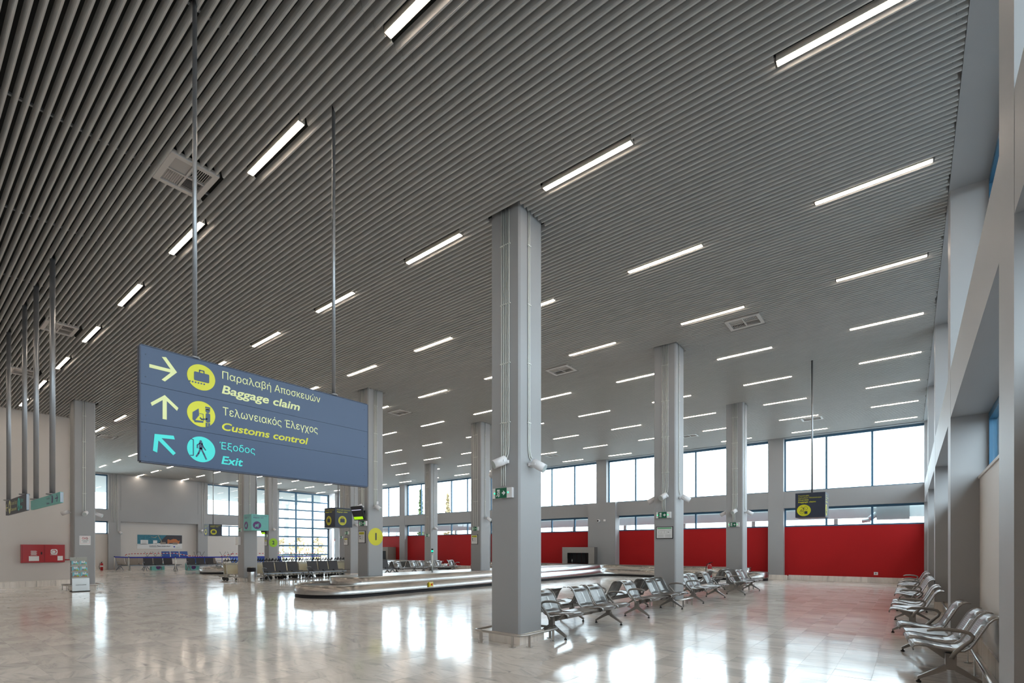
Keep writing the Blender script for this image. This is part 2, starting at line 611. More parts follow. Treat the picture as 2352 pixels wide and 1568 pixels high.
def window(name, plane, c, a0, a1, z0, z1, mull, rows=(), fr=0.065, dep=0.10, bw=0.042):
    """plane 'y': window lies in y=c and runs along x; 'x': in x=c along y. mull: positions along; rows: heights"""
    def B(mb, p0, p1, q0, q1, d=dep):
        return mb.box(p0, p1, c - d / 2, c + d / 2, q0, q1) if plane == 'y' else mb.box(c - d / 2, c + d / 2, p0, p1, q0, q1)
    mb = MB()
    B(mb, a0, a0 + fr, z0, z1); B(mb, a1 - fr, a1, z0, z1); B(mb, a0 + fr, a1 - fr, z0, z0 + fr); B(mb, a0 + fr, a1 - fr, z1 - fr * 1.6, z1)
    root = struct(name, mb, 'blue_frame')
    cuts = [a0 + fr] + list(mull) + [a1 - fr]
    for m_ in mull:
        k = MB(); B(k, m_ - bw, m_ + bw, z0 + fr, z1 - fr * 1.6); k.build('mullion', 'blue_frame', root)
    zc = [z0 + fr] + list(rows) + [z1 - fr * 1.6]
    for q in rows:
        for p0, p1 in zip(cuts[:-1], cuts[1:]):
            k = MB(); B(k, p0 + (bw if p0 in mull else 0), p1 - (bw if p1 in mull else 0), q - bw * .85, q + bw * .85, dep * .8); k.build('glazing_bar', 'blue_frame', root)
    for p0, p1 in zip(cuts[:-1], cuts[1:]):
        for q0, q1 in zip(zc[:-1], zc[1:]):
            k = MB(); B(k, p0 + 0.005, p1 - 0.005, q0 + 0.005, q1 - 0.005, 0.012); k.build('pane', 'window_glass', root)
    return root


# --- far wall (north)
YG = 29.25
beam = MB()
beam.box(-47.9, XE + .5, YN, YG + .15, 3.68, 4.52)
wn_ = struct('wall_north', beam, 'grey_paint')
MB().box(-47.9, 1.4, YN, YG + .3, CEIL - .02, ROOF).build('parapet', 'grey_paint', wn_)
bays = [(-5.09, XE + .3, (-3.24, -1.39)), (-15.2, -5.81, (-13.35, -11.5, -9.65, -7.8)), (-25.2, -15.85, (-23.3, -21.45, -19.6, -17.75)),
        (-35.0, -25.85, (-33.2, -31.35, -29.5, -27.7)), (-45.2, -35.7, (-43.3, -41.45, -39.6, -37.7))]
wi = 1
for a0, a1, ml in bays:
    window('window_%d' % wi, 'y', YG, a0, a1, 4.52, CEIL - .03, ml); wi += 1
    if a0 < -40:
        window('window_%d' % wi, 'y', YG, a0 + 1.6, a1, 2.72, 3.68, [m_ for m_ in ml if m_ > -43]); wi += 1
    else:
        window('window_%d' % wi, 'y', YG, a0, a1, 2.72, 3.68, ml); wi += 1
    if a0 < -40:
        MB().box(a0 + 1.6, a1, YG - .03, YG + .15, 0, 2.72).build('infill_panel', 'red_paint', wn_)
    else:
        MB().box(a0, a1, YG - .03, YG + .15, 0, 2.72).build('infill_panel', 'red_paint', wn_)
for x1 in (-5.09, -15.2, -25.2, -35.0, -45.2):
    MB().box(x1 - .72, x1, YN - .01, YG + .15, 0, CEIL + .2).build('pilaster', 'grey_paint', wn_)
MB().box(-16.4, -14.45, YN - .25, YG, 0, 4.53).build('boxed_shaft', 'grey_paint', wn_)
# skirting stones along the far wall
bsn = struct('baseboard_north', MB().box(-47.4, XE, YG - .034, YG - .03, 0, 0.2), 'marble_skirting')
x = XE - .02
while x > -45:
    a, b = x - 0.60, x - 0.003
    yb = YG - .03
    for p in (-5.09, -15.2, -25.2, -35.0):
        if a < p - .02 and b > p - .70: yb = YN - .01
    if a < -14.45 and b > -16.4: yb = YN - .25
    MB().box(a, b, yb - .028, yb, 0.002, 0.25).build('skirting_stone', 'marble_skirting', bsn)
    x -= 0.60
# side door in the far left corner of the far wall
dr = struct('door_1', MB().box(-46.6, -45.3, YG - .02, YG + .04, 0, 2.35), 'grey_metal', 'grey glazed side door under a red exit strip')
MB().box(-46.5, -45.4, YG - .06, YG - .02, 2.36, 2.62).build('exit_strip', 'red_print', dr)
text('EXIT', 'white_print', dr, (-45.95, YG - .064, 2.42), (1, 0, 0), (0, -1, 0), .13, align='C', bold=.01)
MB().box(-45.5, -45.42, YG - .07, YG - .02, .95, 1.1).build('door_handle', 'steel', dr)
MB().box(-46.65, -45.2, YG - .02, YG + .04, 2.36, 3.68).build('transom_panel', 'canopy_white', dr)

# --- right wall (east)
XG = 1.0
we = struct('wall_east', MB().box(XE, XG + .1, YS, YN, 3.68, 4.46), 'grey_paint')
MB().box(.49, XG + .4, YS, YN + .3, CEIL, ROOF).build('parapet', 'grey_paint', we)
pil = [-7.9, -1.72, 4.38, 10.58, 16.72, 22.85]
for y in pil:
    MB().box(XE - .002, XG + .1, y, y + .67, 0, CEIL).build('pilaster', 'grey_paint', we)
MB().box(XE - .002, XG + .3, YN - .05, YN + .5, 0, CEIL).build('pilaster', 'grey_paint', we)
for i, y in enumerate(pil):
    a0 = y + .67; a1 = pil[i + 1] if i + 1 < len(pil) else YN - .05
    a0 = max(a0, YS)
    if a1 - a0 < 1: continue
    n = 3; ml = [a0 + (a1 - a0) * k / n for k in range(1, n)]
    window('window_%d' % wi, 'x', XG, a0, a1, 4.46, CEIL - .01, ml); wi += 1
    window('window_%d' % wi, 'x', XG, a0, a1, 2.72, 3.68, ml); wi += 1
    MB().box(.85, XG + .1, a0, a1, 0, 2.68).build('infill_panel', 'cream_paint', we)
    MB().box(.83, XG - .05, a0, a1, 2.68, 2.72).build('sill', 'cream_paint', we)
bse = struct('baseboard_east', MB().box(.846, .85, YS, YN, 0, .2), 'marble_skirting')
for i, y in enumerate(pil):
    a0 = y + .67; a1 = pil[i + 1] if i + 1 < len(pil) else YN - .05
    if a1 < 4: continue
    k = a0
    while k < a1 - .01:
        MB().box(.825, .85, k + .002, min(k + .6, a1), 0.002, .25).build('skirting_stone', 'marble_skirting', bse); k += .6
    MB().box(XE - .025, .85, a1 - .027, a1 - .002, .002, .25).build('skirting_stone', 'marble_skirting', bse)

# --- far left wall (west)
ww = struct('wall_west', MB().box(XW - .4, XW, YL, 23.9, 3.68, 4.55), 'grey_paint')
MB().box(XW - .4, XW, YL, YG + .3, CEIL - .08, ROOF).build('parapet', 'grey_paint', ww)
for y0, y1 in ((10.80, 11.55), (16.9, 17.65), (23.22, 23.9), (YG - .02, YG + .3)):
    MB().box(XW - .4, XW + .003, y0, y1, 0, CEIL).build('pilaster', 'grey_paint', ww)
MB().box(XW - .4, XW, 11.56, 16.89, 4.551, CEIL - .081).build('upper_panel', 'grey_paint', ww)
MB().box(XW - .9, XW - .45, 11.4, 17.0, 0, 3.75).build('recess_panel', 'white_wall', ww)
MB().box(XW - .5, XW - .28, YL, 10.8, 0, 2.72).build('infill_panel', 'cream_paint', ww)
MB().box(XW - .5, XW - .28, 17.65, 23.22, 0, 2.72).build('infill_panel', 'white_wall', ww)
window('window_%d' % wi, 'x', XW - .3, YL + .1, 10.8, 4.55, CEIL - .08, (7.1, 8.95)); wi += 1
window('window_%d' % wi, 'x', XW - .3, YL + .1, 10.8, 2.72, 3.68, (7.1, 8.95)); wi += 1
window('window_%d' % wi, 'x', XW - .3, 17.65, 23.22, 4.55, CEIL - .08, (19.5, 21.35)); wi += 1
window('window_%d' % wi, 'x', XW - .3, 17.65, 23.22, 2.72, 3.66, (19.5, 21.35)); wi += 1
window('window_%d' % wi, 'x', XW - .2, 23.9, YG - .02, 0.02, CEIL - .08, (25.70, 27.47),
       rows=(1.0, 1.9, 2.78, 3.66, 4.54, 5.42, 6.3), bw=0.085, fr=.09); wi += 1
bsw = struct('baseboard_west', MB().box(XW - .285, XW - .28, YL, 10.8, 0, .2), 'marble_skirting')
for k in range(9):
    MB().box(XW - .28, XW - .25, YL + k * .6 + .003, YL + k * .6 + .6, .002, .25).build('skirting_stone', 'marble_skirting', bsw)

# --- near left wall, its return, back wall
wl = struct('wall_southwest', MB().box(XL - .3, XL, YS, YL, 0, ROOF), 'white_wall')
struct('wall_partition', MB().box(XW - .4, XL - .301, YL - .2, YL - .002, 0, ROOF), 'white_wall')
struct('wall_south', MB().box(XL - .3, 1.4, YS - .3, YS, 0, ROOF), 'white_wall')
bss = struct('baseboard_southwest', MB().box(XL, XL + .004, YS, YL, 0, .2), 'marble_skirting')
for k in range(12):
    y1 = YL - k * .6
    MB().box(XL, XL + .028, y1 - .597, y1, .002, .25).build('skirting_stone', 'marble_skirting', bss)
tr = struct('trim_1', MB().box(XL, XL + .035, YS, YL, .25, .268), 'lamp_trim')

# ------------------------------------------------------------------ columns (positions needed for the slats)
# x of the right face, y of the front face, label, nickname
COLS = [
    (-5.07, 6.60, 'large grey column nearest the camera with pipes and a green exit sign', 'near column'),
    (-5.07, 13.68, 'grey column with framed evacuation plan, second along the steel benches', 'evacuation plan column'),
    (-5.07, 20.82, 'grey column at the far end of the central steel benches', 'far bench column'),
    (-15.05, 10.78, 'grey column with yellow number 1 disc standing in the carousel', 'number 1 column'),
    (-15.05, 16.75, 'grey column with framed warning, second one standing inside the long carousel', 'second carousel column'),
    (-25.05, 22.88, 'slim far grey column near red wall behind the green signal pole', 'signal pole column'),
    (-25.05, 10.88, 'grey column with white box beside the litter bin', 'litter bin column'),
    (-35.05, 16.9, 'grey column with green number 2 disc', 'number 2 column'),
    (-25.05, 16.75, 'brown-grey column behind the black benches, left of number 1 column', 'black bench column'),
    (-25.05, 4.64, 'grey column behind the brochure stand with no smoking sign', 'brochure column'),
    (-35.05, 22.85, 'farthest grey column in front of the glazed corner door', 'corner column'),
]
CW, CD = 0.63, 0.65

# ------------------------------------------------------------------ ceiling
ceil = struct('ceiling', MB().box(-48.2, 1.5, -6.4, 29.8, ROOF, ROOF + .2), 'plenum_black')
# dark sheet of services above the slats
MB().box(-47.9, .5, -6.0, 28.9, CEIL + 1.0, CEIL + 1.02).build('plenum_lining', 'plenum_black', ceil)

LX0, LDX, LL = -7.848, 3.3126, 1.49
LY0, LDY = 3.504, 3.039
AC = [(-8.67, 2.92), (-17.2, 2.9), (-22.4, 2.9), (-3.25, 13.5), (-8.7, 13.5), (-16.7, 13.5), (-3.35, 25.35), (-8.7, 25.35),
      (-17.1, 25.6), (-32.0, 7.2), (-43.9, 15.1), (-32.4, 27.3), (-43.8, 27.1)]
ACX, ACY = 0.80, 0.64
lights = []
for j in range(-2, 9):
    for i in range(-12, 3):
        xa = LX0 + LDX * i; yc = LY0 + LDY * j
        if xa < XW: xa = XW + .02
        if xa < XL and yc < YL: continue
        if xa > .4: continue
        lights.append((i, j, xa, min(xa + LL, .42), yc))
block = []
for (i, j, xa, xb, yc) in lights: block.append((xa - .02, xb + .02, yc - .048, yc + .048))
for (x, y) in AC: block.append((x - ACX / 2 - .01, x + ACX / 2 + .01, y - ACY / 2, y + ACY / 2 + .03))
for (x1, y0, _, _) in COLS: block.append((x1 - CW - .03, x1 + .03, y0 - .02, y0 + CD + .06))
SH = 0.10
prof = [(-0.026, SH), (-0.018, SH * .55), (-0.008, SH * .16), (0.0, 0.0), (0.019, 0.0), (0.021, 0.006), (0.008, 0.009), (-0.003, SH * .22), (-0.013, SH * .6), (-0.021, SH)]
nsl = 0
y = YN - .12
while y > -0.75 and nsl < 300:
    xl = XW + .01 if y > YL + .1 else XL + .01
    cuts = [(xl, .485)]
    for (a, b, c, d) in block:
        if c < y + .018 and y - .03 < d:
            nc = []
            for (p, q) in cuts:
                if b <= p or a >= q: nc.append((p, q)); continue
                if a > p + .05: nc.append((p, a))
                if b < q - .05: nc.append((b, q))
            cuts = nc
    mb = MB(); off = random.uniform(0, .15)
    for (p, q) in cuts:
        e = q
        while e > p:
            s_ = .48 - 5.0 * math.ceil((.48 - e) / 5.0 + 1e-6) - off
            s_ = max(s_, p)
            if e - s_ > .04:
                dz = random.uniform(0, .003)
                mb.prism([(u + y, v + CEIL + dz) for u, v in prof], s_ + .002, e, 'x')
            e = s_ - .0001
    mb.build('slat', 'slat_paint', ceil)
    nsl += 1; y -= 0.1
# carrier rails above the slats
for k in range(16):
    xc = .0 - k * 3.0
    ys_ = YL if xc < XL else -1.0
    MB().box(xc - .02, xc + .02, ys_, YN - .05, CEIL + SH + .005, CEIL + SH + .035).build('carrier_rail', 'grey_metal', ceil)

# strip lights
lam_m = {}
for (i, j, xa, xb, yc) in lights:
    row = j + 1 if j >= 0 else j
    if j >= 0:
        lab = 'white ceiling strip light, %s from the right wall in the %s row from the camera' % (ORD[3 - i], ORD[j + 1])
    else:
        lab = 'ceiling strip light, %s from the right wall, behind the camera in row %s' % (ORD[3 - i], ORD[-j])
    t = thing('strip_light', lab, 'light', ((xa + xb) / 2, yc, CEIL), 0, 'strip lights recessed in the slatted ceiling')
    L_ = xb - xa; key = round(L_, 3)
    if key not in lam_m:
        d = MB().box(-L_ / 2 + .01, L_ / 2 - .01, -.035, .035, -.008, .05).mesh('diffuser'); d.materials.append(M('lamp'))
        h = MB().box(-L_ / 2, L_ / 2, -.047, -.037, -.001, .07).box(-L_ / 2, L_ / 2, .037, .047, -.001, .07).box(-L_ / 2, L_ / 2, -.047, .047, .055, .075)
        h.box(-L_ / 2, -L_ / 2 + .008, -.037, .037, -.001, .07).box(L_ / 2 - .008, L_ / 2, -.037, .037, -.001, .07)
        h = h.mesh('housing'); h.materials.append(M('lamp_trim'))
        lam_m[key] = d, h
    for nm, me in zip(('diffuser', 'housing'), lam_m[key]):
        o = bpy.data.objects.new(nm, me); COL.objects.link(o); o.parent = t

# air-conditioning cassettes
ac_names = ['white air conditioning grille above the big blue sign', 'white air grille above the hanging grey-green sign pair',
            'white air grille farthest left in the dark slats', 'white air grille over the central benches near the right wall',
            'white air grille just right of the near column', 'white air grille right of the number 1 column top',
            'small white air grille behind the oversize baggage sign rod', 'small air grille between the second and third bench columns',
            'small air grille beside the near column toward the red wall', 'air grille by the brochure column in far ceiling',
            'air grille near the poster wall', 'air grille in the ceiling before the far red wall', 'air grille near the glazed corner']
ac0 = None
for (x, y), lab in zip(AC, ac_names):
    if ac0 is None:
        t = thing('air_grille', lab, 'air grille', (x, y, CEIL), 0, 'air grilles set in the slatted ceiling')
        a, b = ACX / 2, ACY / 2
        mb = MB(); f = .075
        mb.box(-a, a, -b, -b + f, -.012, .05).box(-a, a, b - f, b, -.012, .05).box(-a, -a + f, -b + f, b - f, -.012, .05).box(a - f, a, -b + f, b - f, -.012, .05)
        mb.build('frame', 'ac_white', t, (0, 0, 0))
        MB().box(-.014, .014, -b + f, b - f, -.004, .04).box(-a + f, a - f, -.014, .014, -.004, .04).build('cross_bar', 'ac_white', t, (0, 0, 0))
        MB().box(-a + .01, a - .01, -b + .01, b - .01, .052, .09).build('duct_box', 'plenum_black', t, (0, 0, 0))
        for qx in (-1, 1):
            for qy in (-1, 1):
                mb = MB(); cx_, cy__ = qx * (a - f) / 2 + qx * .007, qy * (b - f) / 2 + qy * .007
                hx, hy = (a - f) / 2 - .012, (b - f) / 2 - .012
                if qx * qy < 0:
                    for k in range(9):
                        mb.obox((cx_ - hx + hx * 2 * (k + .5) / 9, cy__, .018), (.022, hy * 2, .004), Matrix.Rotation(R(40 * qy), 3, 'Y'))
                else:
                    for k in range(8):
                        mb.obox((cx_, cy__ - hy + hy * 2 * (k + .5) / 8, .018), (hx * 2, .022, .004), Matrix.Rotation(R(40 * qx), 3, 'X'))
                mb.build('louver_bank', 'ac_white', t, (0, 0, 0))
        index_children(t); ac0 = t
    else:
        dup(ac0, (x, y, CEIL), 0, lab)

# ------------------------------------------------------------------ columns
def spot(pos, nrm, d, label):
    """white cylinder spotlight on a short arm; pos on the face, nrm outward, d = aim"""
    pos = Vector(pos); nrm = Vector(nrm); d = Vector(d).normalized()
    t = thing('spotlight', label, 'spotlight', tuple(pos), 0, 'white spotlights on the columns')
    piv = pos + nrm * .14
    a = piv - d * .07; b = piv + d * .16
    MB().tube([a - d * .012, a, b], [.06, .075, .075], 18).build('housing', 'white_plastic', t)
    MB().cyl(b, b + d * .004, .068, 18).build('lens', 'canopy_grey', t)
    mb = MB(); side = d.cross(Vector((0, 0, 1))).normalized() * .083
    mb.bar(pos + nrm * .01 + side * .9, piv + side, .012, .03).bar(pos + nrm * .01 - side * .9, piv - side, .012, .03)
    mb.bar(pos + nrm * .01 - side, pos + nrm * .01 + side, .03, .05)
    mb.build('bracket', 'white_plastic', t)
    return t


def pipes(c, face, x1, y0, offs, z0, bend=0.0, z1=CEIL + .12):
    """thin white conduits on the front ('f', faces -y) or right ('r', faces +x) side of a column"""
    for o in offs:
        if face == 'f': P = lambda z, s=0: (x1 - CW + o + s, y0 - .014, z)
        else: P = lambda z, s=0: (x1 + .014, y0 + o + s, z)
        zz = z0[offs.index(o)] if isinstance(z0, (list, tuple)) else z0
        bb = bend[offs.index(o)] if isinstance(bend, (list, tuple)) else bend
        path = [P(z1), P(zz + .25)]
        if bb: path += [P(zz + .12, bb * .12), P(zz + .04, bb * .5), P(zz, bb)]
        else: path += [P(zz)]
        MB().tube(path, .0105, 8).build('conduit', 'white_pipe', c)
    lo = min(z0) if isinstance(z0, (list, tuple)) else z0
    z = CEIL - .55
    a, b = min(offs) - .025, max(offs) + .03
    while z > lo + .3:
        mb = MB()
        if face == 'f': mb.box(x1 - CW + a, x1 - CW + b, y0 - .027, y0 - .001, z - .008, z + .008)
        else: mb.box(x1 + .001, x1 + .027, y0 + a, y0 + b, z - .008, z + .008)
        mb.build('conduit_clip', 'white_pipe', c)
        z -= 1.0


def guard(x1, y0, label, o=.22, skip=False):
    t = thing('guard_rail', label, 'guard rail', (x1 - CW / 2, y0 + CD / 2, 0), 0, 'low steel guard rails around the columns')
    xa, xb, ya, yb = x1 - CW - o, x1 + o, y0 - o, y0 + CD + o
    path = rounded([(xa, ya), (xb, ya), (xb, yb), (xa, yb)], .13, 6)
    MB().tube([(p[0], p[1], .20) for p in path], .022, 10, closed=True).build('rail', 'steel', t)
    for px, py in ((xa + .2, ya), (xb - .2, ya), (xb, ya + .2), (xb, yb - .2), (xb - .2, yb), (xa + .2, yb), (xa, ya + .2), (xa, yb - .2)):
        MB().box(px - .022, px + .022, py - .006, py + .006, .006, .185).box(px - .05, px + .05, py - .03, py + .03, 0.0015, .007).build('post', 'steel', t)
    return t


def exit_sign(x, y, z, label, w_=.42, h_=.17, nrm='f'):
    """green running-man box on a front face (faces -y)"""
    t = thing('exit_sign', label, 'exit sign', (x, y, z), 0, 'green emergency exit signs')
    MB().box(x - w_ / 2, x + w_ / 2, y - .055, y, z - h_ / 2, z + h_ / 2).build('housing', 'white_plastic', t)
    Y = y - .056; k = w_ / .42
    MB().box(x - .145 * k, x + .10 * k, Y - .003, Y, z - h_ / 2, z + h_ / 2).build('sign_face', 'green_print', t)
    X, U, N_ = (1, 0, 0), (0, 0, 1), (0, -1, 0); org = (x, Y - .003, z)
    mb = MB()
    flat(mb, [(a * k, b * k) for a, b in [(0.0, -.012), (.035, -.012), (.02, -.035), (.04, -.035), (.075, 0), (.04, .035), (.02, .035), (.035, .012), (0.0, .012)]], org, X, U, N_)
    flat(mb, [(a * k, b * k) for a, b in rect(-.108, -.052, .028, .062)], org, X, U, N_)
    flat(mb, [(a * k, b * k) for a, b in rect(-.056, -.048, -.06, .062)], org, X, U, N_)
    for pts in ([(-.08, .025), (-.088, -.01), (-.07, -.03), (-.075, -.06)], [(-.088, -.01), (-.10, -.035), (-.118, -.05)], [(-.08, .02), (-.105, .0)], [(-.08, .02), (-.062, .004)]):
        for q in stroke(pts, .014): flat(mb, [(a * k, b * k) for a, b in q], org, X, U, N_)
    mb.build('pictogram', 'white_print', t)
    MB().cyl((x - .165 * k, Y, z), (x - .165 * k, Y - .004, z), .012 * k, 10).cyl((x + .13 * k, Y, z + .004), (x + .13 * k, Y - .004, z + .004), .012 * k, 10).build('indicator_lamp', 'led_green', t)
    return t


for n_, (x1, y0, lab, nick) in enumerate(COLS):
    c = thing('column', lab, 'column', (x1 - CW / 2, y0 + CD / 2, 0), 0, 'square grey columns of the hall')
    xa, ya, yb = x1 - CW, y0, y0 + CD; ch = .03
    sh = [(xa + ch, ya), (x1 - ch, ya), (x1, ya + ch), (x1, yb - ch), (x1 - ch, yb), (xa + ch, yb), (xa, yb - ch), (xa, ya + ch)]
    MB().prism(sh, 0.01, CEIL + .11, 'z').build('shaft', 'grey_paint', c)
    for q in ((xa - .025, x1 + .025, ya - .025, ya - .001), (xa - .025, x1 + .025, yb + .001, yb + .025), (xa - .025, xa - .001, ya - .001, yb + .001), (x1 + .001, x1 + .025, ya - .001, yb + .001)):
        MB().box(q[0], q[1], q[2], q[3], .002, .18).build('plinth_stone', 'marble_skirting', c)
    if n_ == 0:
        pipes(c, 'f', x1, y0, [.255, .295, .335, .375, .415], [2.66, 2.66, 2.66, 3.10, 3.08], [0, 0, 0, -.08, -.10])
        pipes(c, 'r', x1, y0, [.23, .265], [3.10, 3.14], [.07, .06])
        spot((xa + .36, y0, 3.06), (0, -1, 0), (-.42, -.75, -.40), 'white spotlight on the front of the near column above its exit sign')
        spot((x1, y0 + .30, 3.02), (1, 0, 0), (.80, .22, -.48), 'white spotlight on the window side of the near column')
        spot((xa, y0 + .30, 3.02), (-1, 0, 0), (-.7, .3, -.55), 'white spotlight half hidden behind the left edge of the near column')
        exit_sign(xa + .30, y0, 2.54, 'large green running man exit sign on the near column')
        guard(x1, y0, 'steel guard rail round the foot of the near column')
    elif n_ in (1, 2):
        pipes(c, 'f', x1, y0, [.255, .295, .335, .375, .415], [2.66, 2.66, 2.66, 3.10, 3.08], [0, 0, 0, -.08, -.10])
        pipes(c, 'r', x1, y0, [.23], [3.12], [.08])
        spot((xa + .36, y0, 3.06), (0, -1, 0), (-.3, -.85, -.45), 'white spotlight on the front of the ' + nick)
        spot((x1, y0 + .30, 3.02), (1, 0, 0), (.80, .30, -.48), 'white spotlight on the window side of the ' + nick)
        spot((xa, y0 + .30, 3.02), (-1, 0, 0), (-.8, -.3, -.45), 'white spotlight left of the ' + nick)
        exit_sign(xa + .30, y0, 2.54, 'small green exit sign on the ' + nick)
        guard(x1, y0, 'steel guard rail round the foot of the ' + nick)
    elif n_ == 3:
        pipes(c, 'f', x1, y0, [.12, .22, .26, .30, .34, .40], [3.1, 3.1, 3.1, 3.1, 3.1, 2.8], [0, 0, 0, 0, .04, 0])
        pipes(c, 'r', x1, y0, [.24, .28, .32, .36], [3.05, 3.05, 3.05, 3.25], [.1, .08, .06, 0])
        spot((xa + .36, y0, 3.10), (0, -1, 0), (-.35, -.80, -.45), 'white spotlight above the monitor of the number 1 column')
        spot((x1, y0 + .28, 3.08), (1, 0, 0), (.75, .35, -.5), 'white spotlight on the disc side of the number 1 column')
        MB().box(x1 + .002, x1 + .03, y0 + .34, y0 + .42, 3.2, 3.3).build('junction_box', 'white_plastic', c)
        exit_sign(xa + .38, y0, 2.50, 'green exit sign under the monitor of the number 1 column', .40)
    else:
        pipes(c, 'f', x1, y0, [.2, .30, .42] if n_ != 9 else [.08], 2.6)
        pipes(c, 'r', x1, y0, [.28] if n_ != 9 else [.27, .33], 3.0)
        if n_ != 9:
            spot((x1, y0 + .32, 2.96), (1, 0, 0), (.72, .3, -.55), 'white spotlight on the right side of the ' + nick)
            exit_sign(xa + .34, y0, 2.50, 'tiny green exit sign on the ' + nick, .36)
        else:
            spot((x1, y0 + .32, 2.98), (1, 0, 0), (.80, -.35, -.35), 'white spotlight facing out above the no smoking notice')
            spot((xa + .2, y0, 3.0), (0, -1, 0), (-.55, -.65, -.30), 'white spotlight pointing left off the brochure column')
            spot((xa + .3, y0 + CD, 2.96), (0, 1, 0), (.5, .85, -.35), 'white spotlight pointing right behind the brochure column')
        if n_ in (6, 9): guard(x1, y0, 'steel guard rail round the foot of the ' + nick)

# column notices ------------------------------------------------------
def notice(name, label, cat, x, y, z, w_, h_, frame='black_plastic', face='white_print'):
    t = thing(name, label, cat, (x, y, z))
    MB().box(x - w_ / 2, x + w_ / 2, y - .02, y, z - h_ / 2, z + h_ / 2).build('frame', frame, t)
    MB().box(x - w_ / 2 + .018, x + w_ / 2 - .018, y - .024, y - .02, z - h_ / 2 + .018, z + h_ / 2 - .018).build('sheet', face, t)
    return t


X_, U_, NF = (1, 0, 0), (0, 0, 1), (0, -1, 0)
x1, y0 = COLS[1][0], COLS[1][1]
t = notice('evacuation_plan', 'framed white evacuation plan with green heading under an exit sign', 'notice', x1 - CW + .32, y0, 2.05, .48, .34)
org = (x1 - CW + .32, y0 - .024, 2.05)
mb = MB(); flat(mb, rect(-.205, .205, .105, .14), org, X_, U_, NF); mb.build('heading_band', 'light_green_print', t)
mb = MB()
for a0, a1, b0, b1 in ((-.17, .08, -.02, -.016), (-.17, .08, .05, .054), (-.17, -.166, -.02, .054), (.076, .08, -.02, .054), (-.09, -.086, -.02, .03), (.0, .004, -.02, .05), (-.12, .04, .07, .073),
                       (.10, .19, .05, .053), (.10, .19, .075, .078)):
    flat(mb, rect(a0, a1, b0, b1), org, X_, U_, NF)
for k in range(6):
    flat(mb, rect(-.19, -.02, -.06 - k * .014, -.057 - k * .014), org, X_, U_, NF)
    flat(mb, rect(.02, .18, -.06 - k * .014, -.057 - k * .014), org, X_, U_, NF)
flat(mb, rect(.10, .135, .0, .02), org, X_, U_, NF)
mb.build('plan_drawing', 'grey_print', t)


def warning(x, y, z, label, s=1.0):
    t = notice('warning_notice', label, 'notice', x, y, z, .40 * s, .44 * s)
    o = (x, y - .024, z)
    mb = MB(); flat(mb, rect(-.15 * s, .15 * s, .09 * s, .175 * s), o, X_, U_, NF); mb.build('heading_band', 'yellow_print', t)
    text('WARNING', 'black_print', t, (x - .06 * s, y - .0275, z + .115 * s), X_, NF, .035 * s, .19 * s, bold=.01)
    mb = MB()
    flat(mb, [(-.13 * s, .105 * s), (-.085 * s, .105 * s), (-.107 * s, .15 * s)], o, X_, U_, NF, .003)
    flat(mb, circ(-.11 * s, .04 * s, .018 * s, 12), o, X_, U_, NF)
    for pts in ([(-.12, .02), (-.09, -.04), (-.06, -.07)], [(-.11, .01), (-.07, .03)], [(-.09, -.04), (-.11, -.08)]):
        for q in stroke([(a * s, b * s) for a, b in pts], .02 * s): flat(mb, q, o, X_, U_, NF)
    mb.build('pictogram', 'black_print', t)
    mb = MB()
    for k in range(7): flat(mb, rect(-.03 * s, (.13 - .02 * (k % 3)) * s, (.06 - k * .025) * s, (.066 - k * .025) * s), o, X_, U_, NF)
    mb.build('text_lines', 'grey_print', t)


warning(COLS[3][0] - CW + .28, COLS[3][1], 2.02, 'framed yellow-headed warning notice left of the number 1 disc')
warning(COLS[4][0] - CW + .25, COLS[4][1], 2.02, 'framed yellow-headed warning notice on the second carousel column')
warning(COLS[7][0] - CW + .25, COLS[7][1], 2.02, 'framed warning notice below the far tilted monitor, beside the lime disc')
warning(COLS[8][0] - CW + .20, COLS[8][1], 2.02, 'small warning notice on the black bench column')


def disc(name, label, x, y, z, r, m, digit):
    t = thing(name, label, 'sign', (x, y, z))
    o = (x + .002, y, z); Y_ = (0, 1, 0)
    mb = MB(); flat(mb, circ(0, 0, r, 40), o, Y_, U_, (1, 0, 0), .004); mb.build('disc', m, t)
    text(digit, 'navy_print', t, (x + .0075, y + .01, z - r * .36), Y_, (1, 0, 0), r * .80, align='C', bold=.028, name='numeral')


disc('number_disc', 'yellow round number 1 disc on the carousel column', COLS[3][0], COLS[3][1] + .32, 2.03, .315, 'yellow_print', '1')
disc('number_disc', 'lime green round number 2 disc on a far column', COLS[7][0], COLS[7][1] + .32, 2.02, .31, 'lime_print', '2')

# monitors ------------------------------------------------------------
def monitor(x, y, z, label, w_=.62, h_=.50):
    t = thing('monitor', label, 'monitor', (x, y, z))
    rot = Matrix.Rotation(R(20), 3, 'X'); c = Vector((x, y - .22, z))
    MB().obox(c, (w_, .07, h_), rot).build('case', 'black_plastic', t)
    f = lambda a, b: c + rot @ Vector((a, -.0375, b))

    def patch(nm, a0, a1, b0, b1, m):
        mb = MB(); mb.obox(f((a0 + a1) / 2, (b0 + b1) / 2), (a1 - a0, .003, b1 - b0), rot); return mb.build(nm, m, t)
    patch('screen', -w_ / 2 + .02, w_ / 2 - .02, -h_ / 2 + .02, h_ / 2 - .02, 'screen_dark')
    c = c + rot @ Vector((0, -.003, 0))
    patch('green_band', -w_ / 2 + .03, w_ / 2 - .06, -h_ / 2 + .03, -h_ / 2 + .13, 'screen_green')
    patch('white_band', -w_ / 2 + .03, w_ / 2 - .03, h_ / 2 - .14, h_ / 2 - .115, 'screen_white')
    MB().bar((x, y, z), (x, y - .2, z), .06, .06).box(x - .1, x + .1, y - .02, y, z - .1, z + .1).build('wall_bracket', 'black_plastic', t)


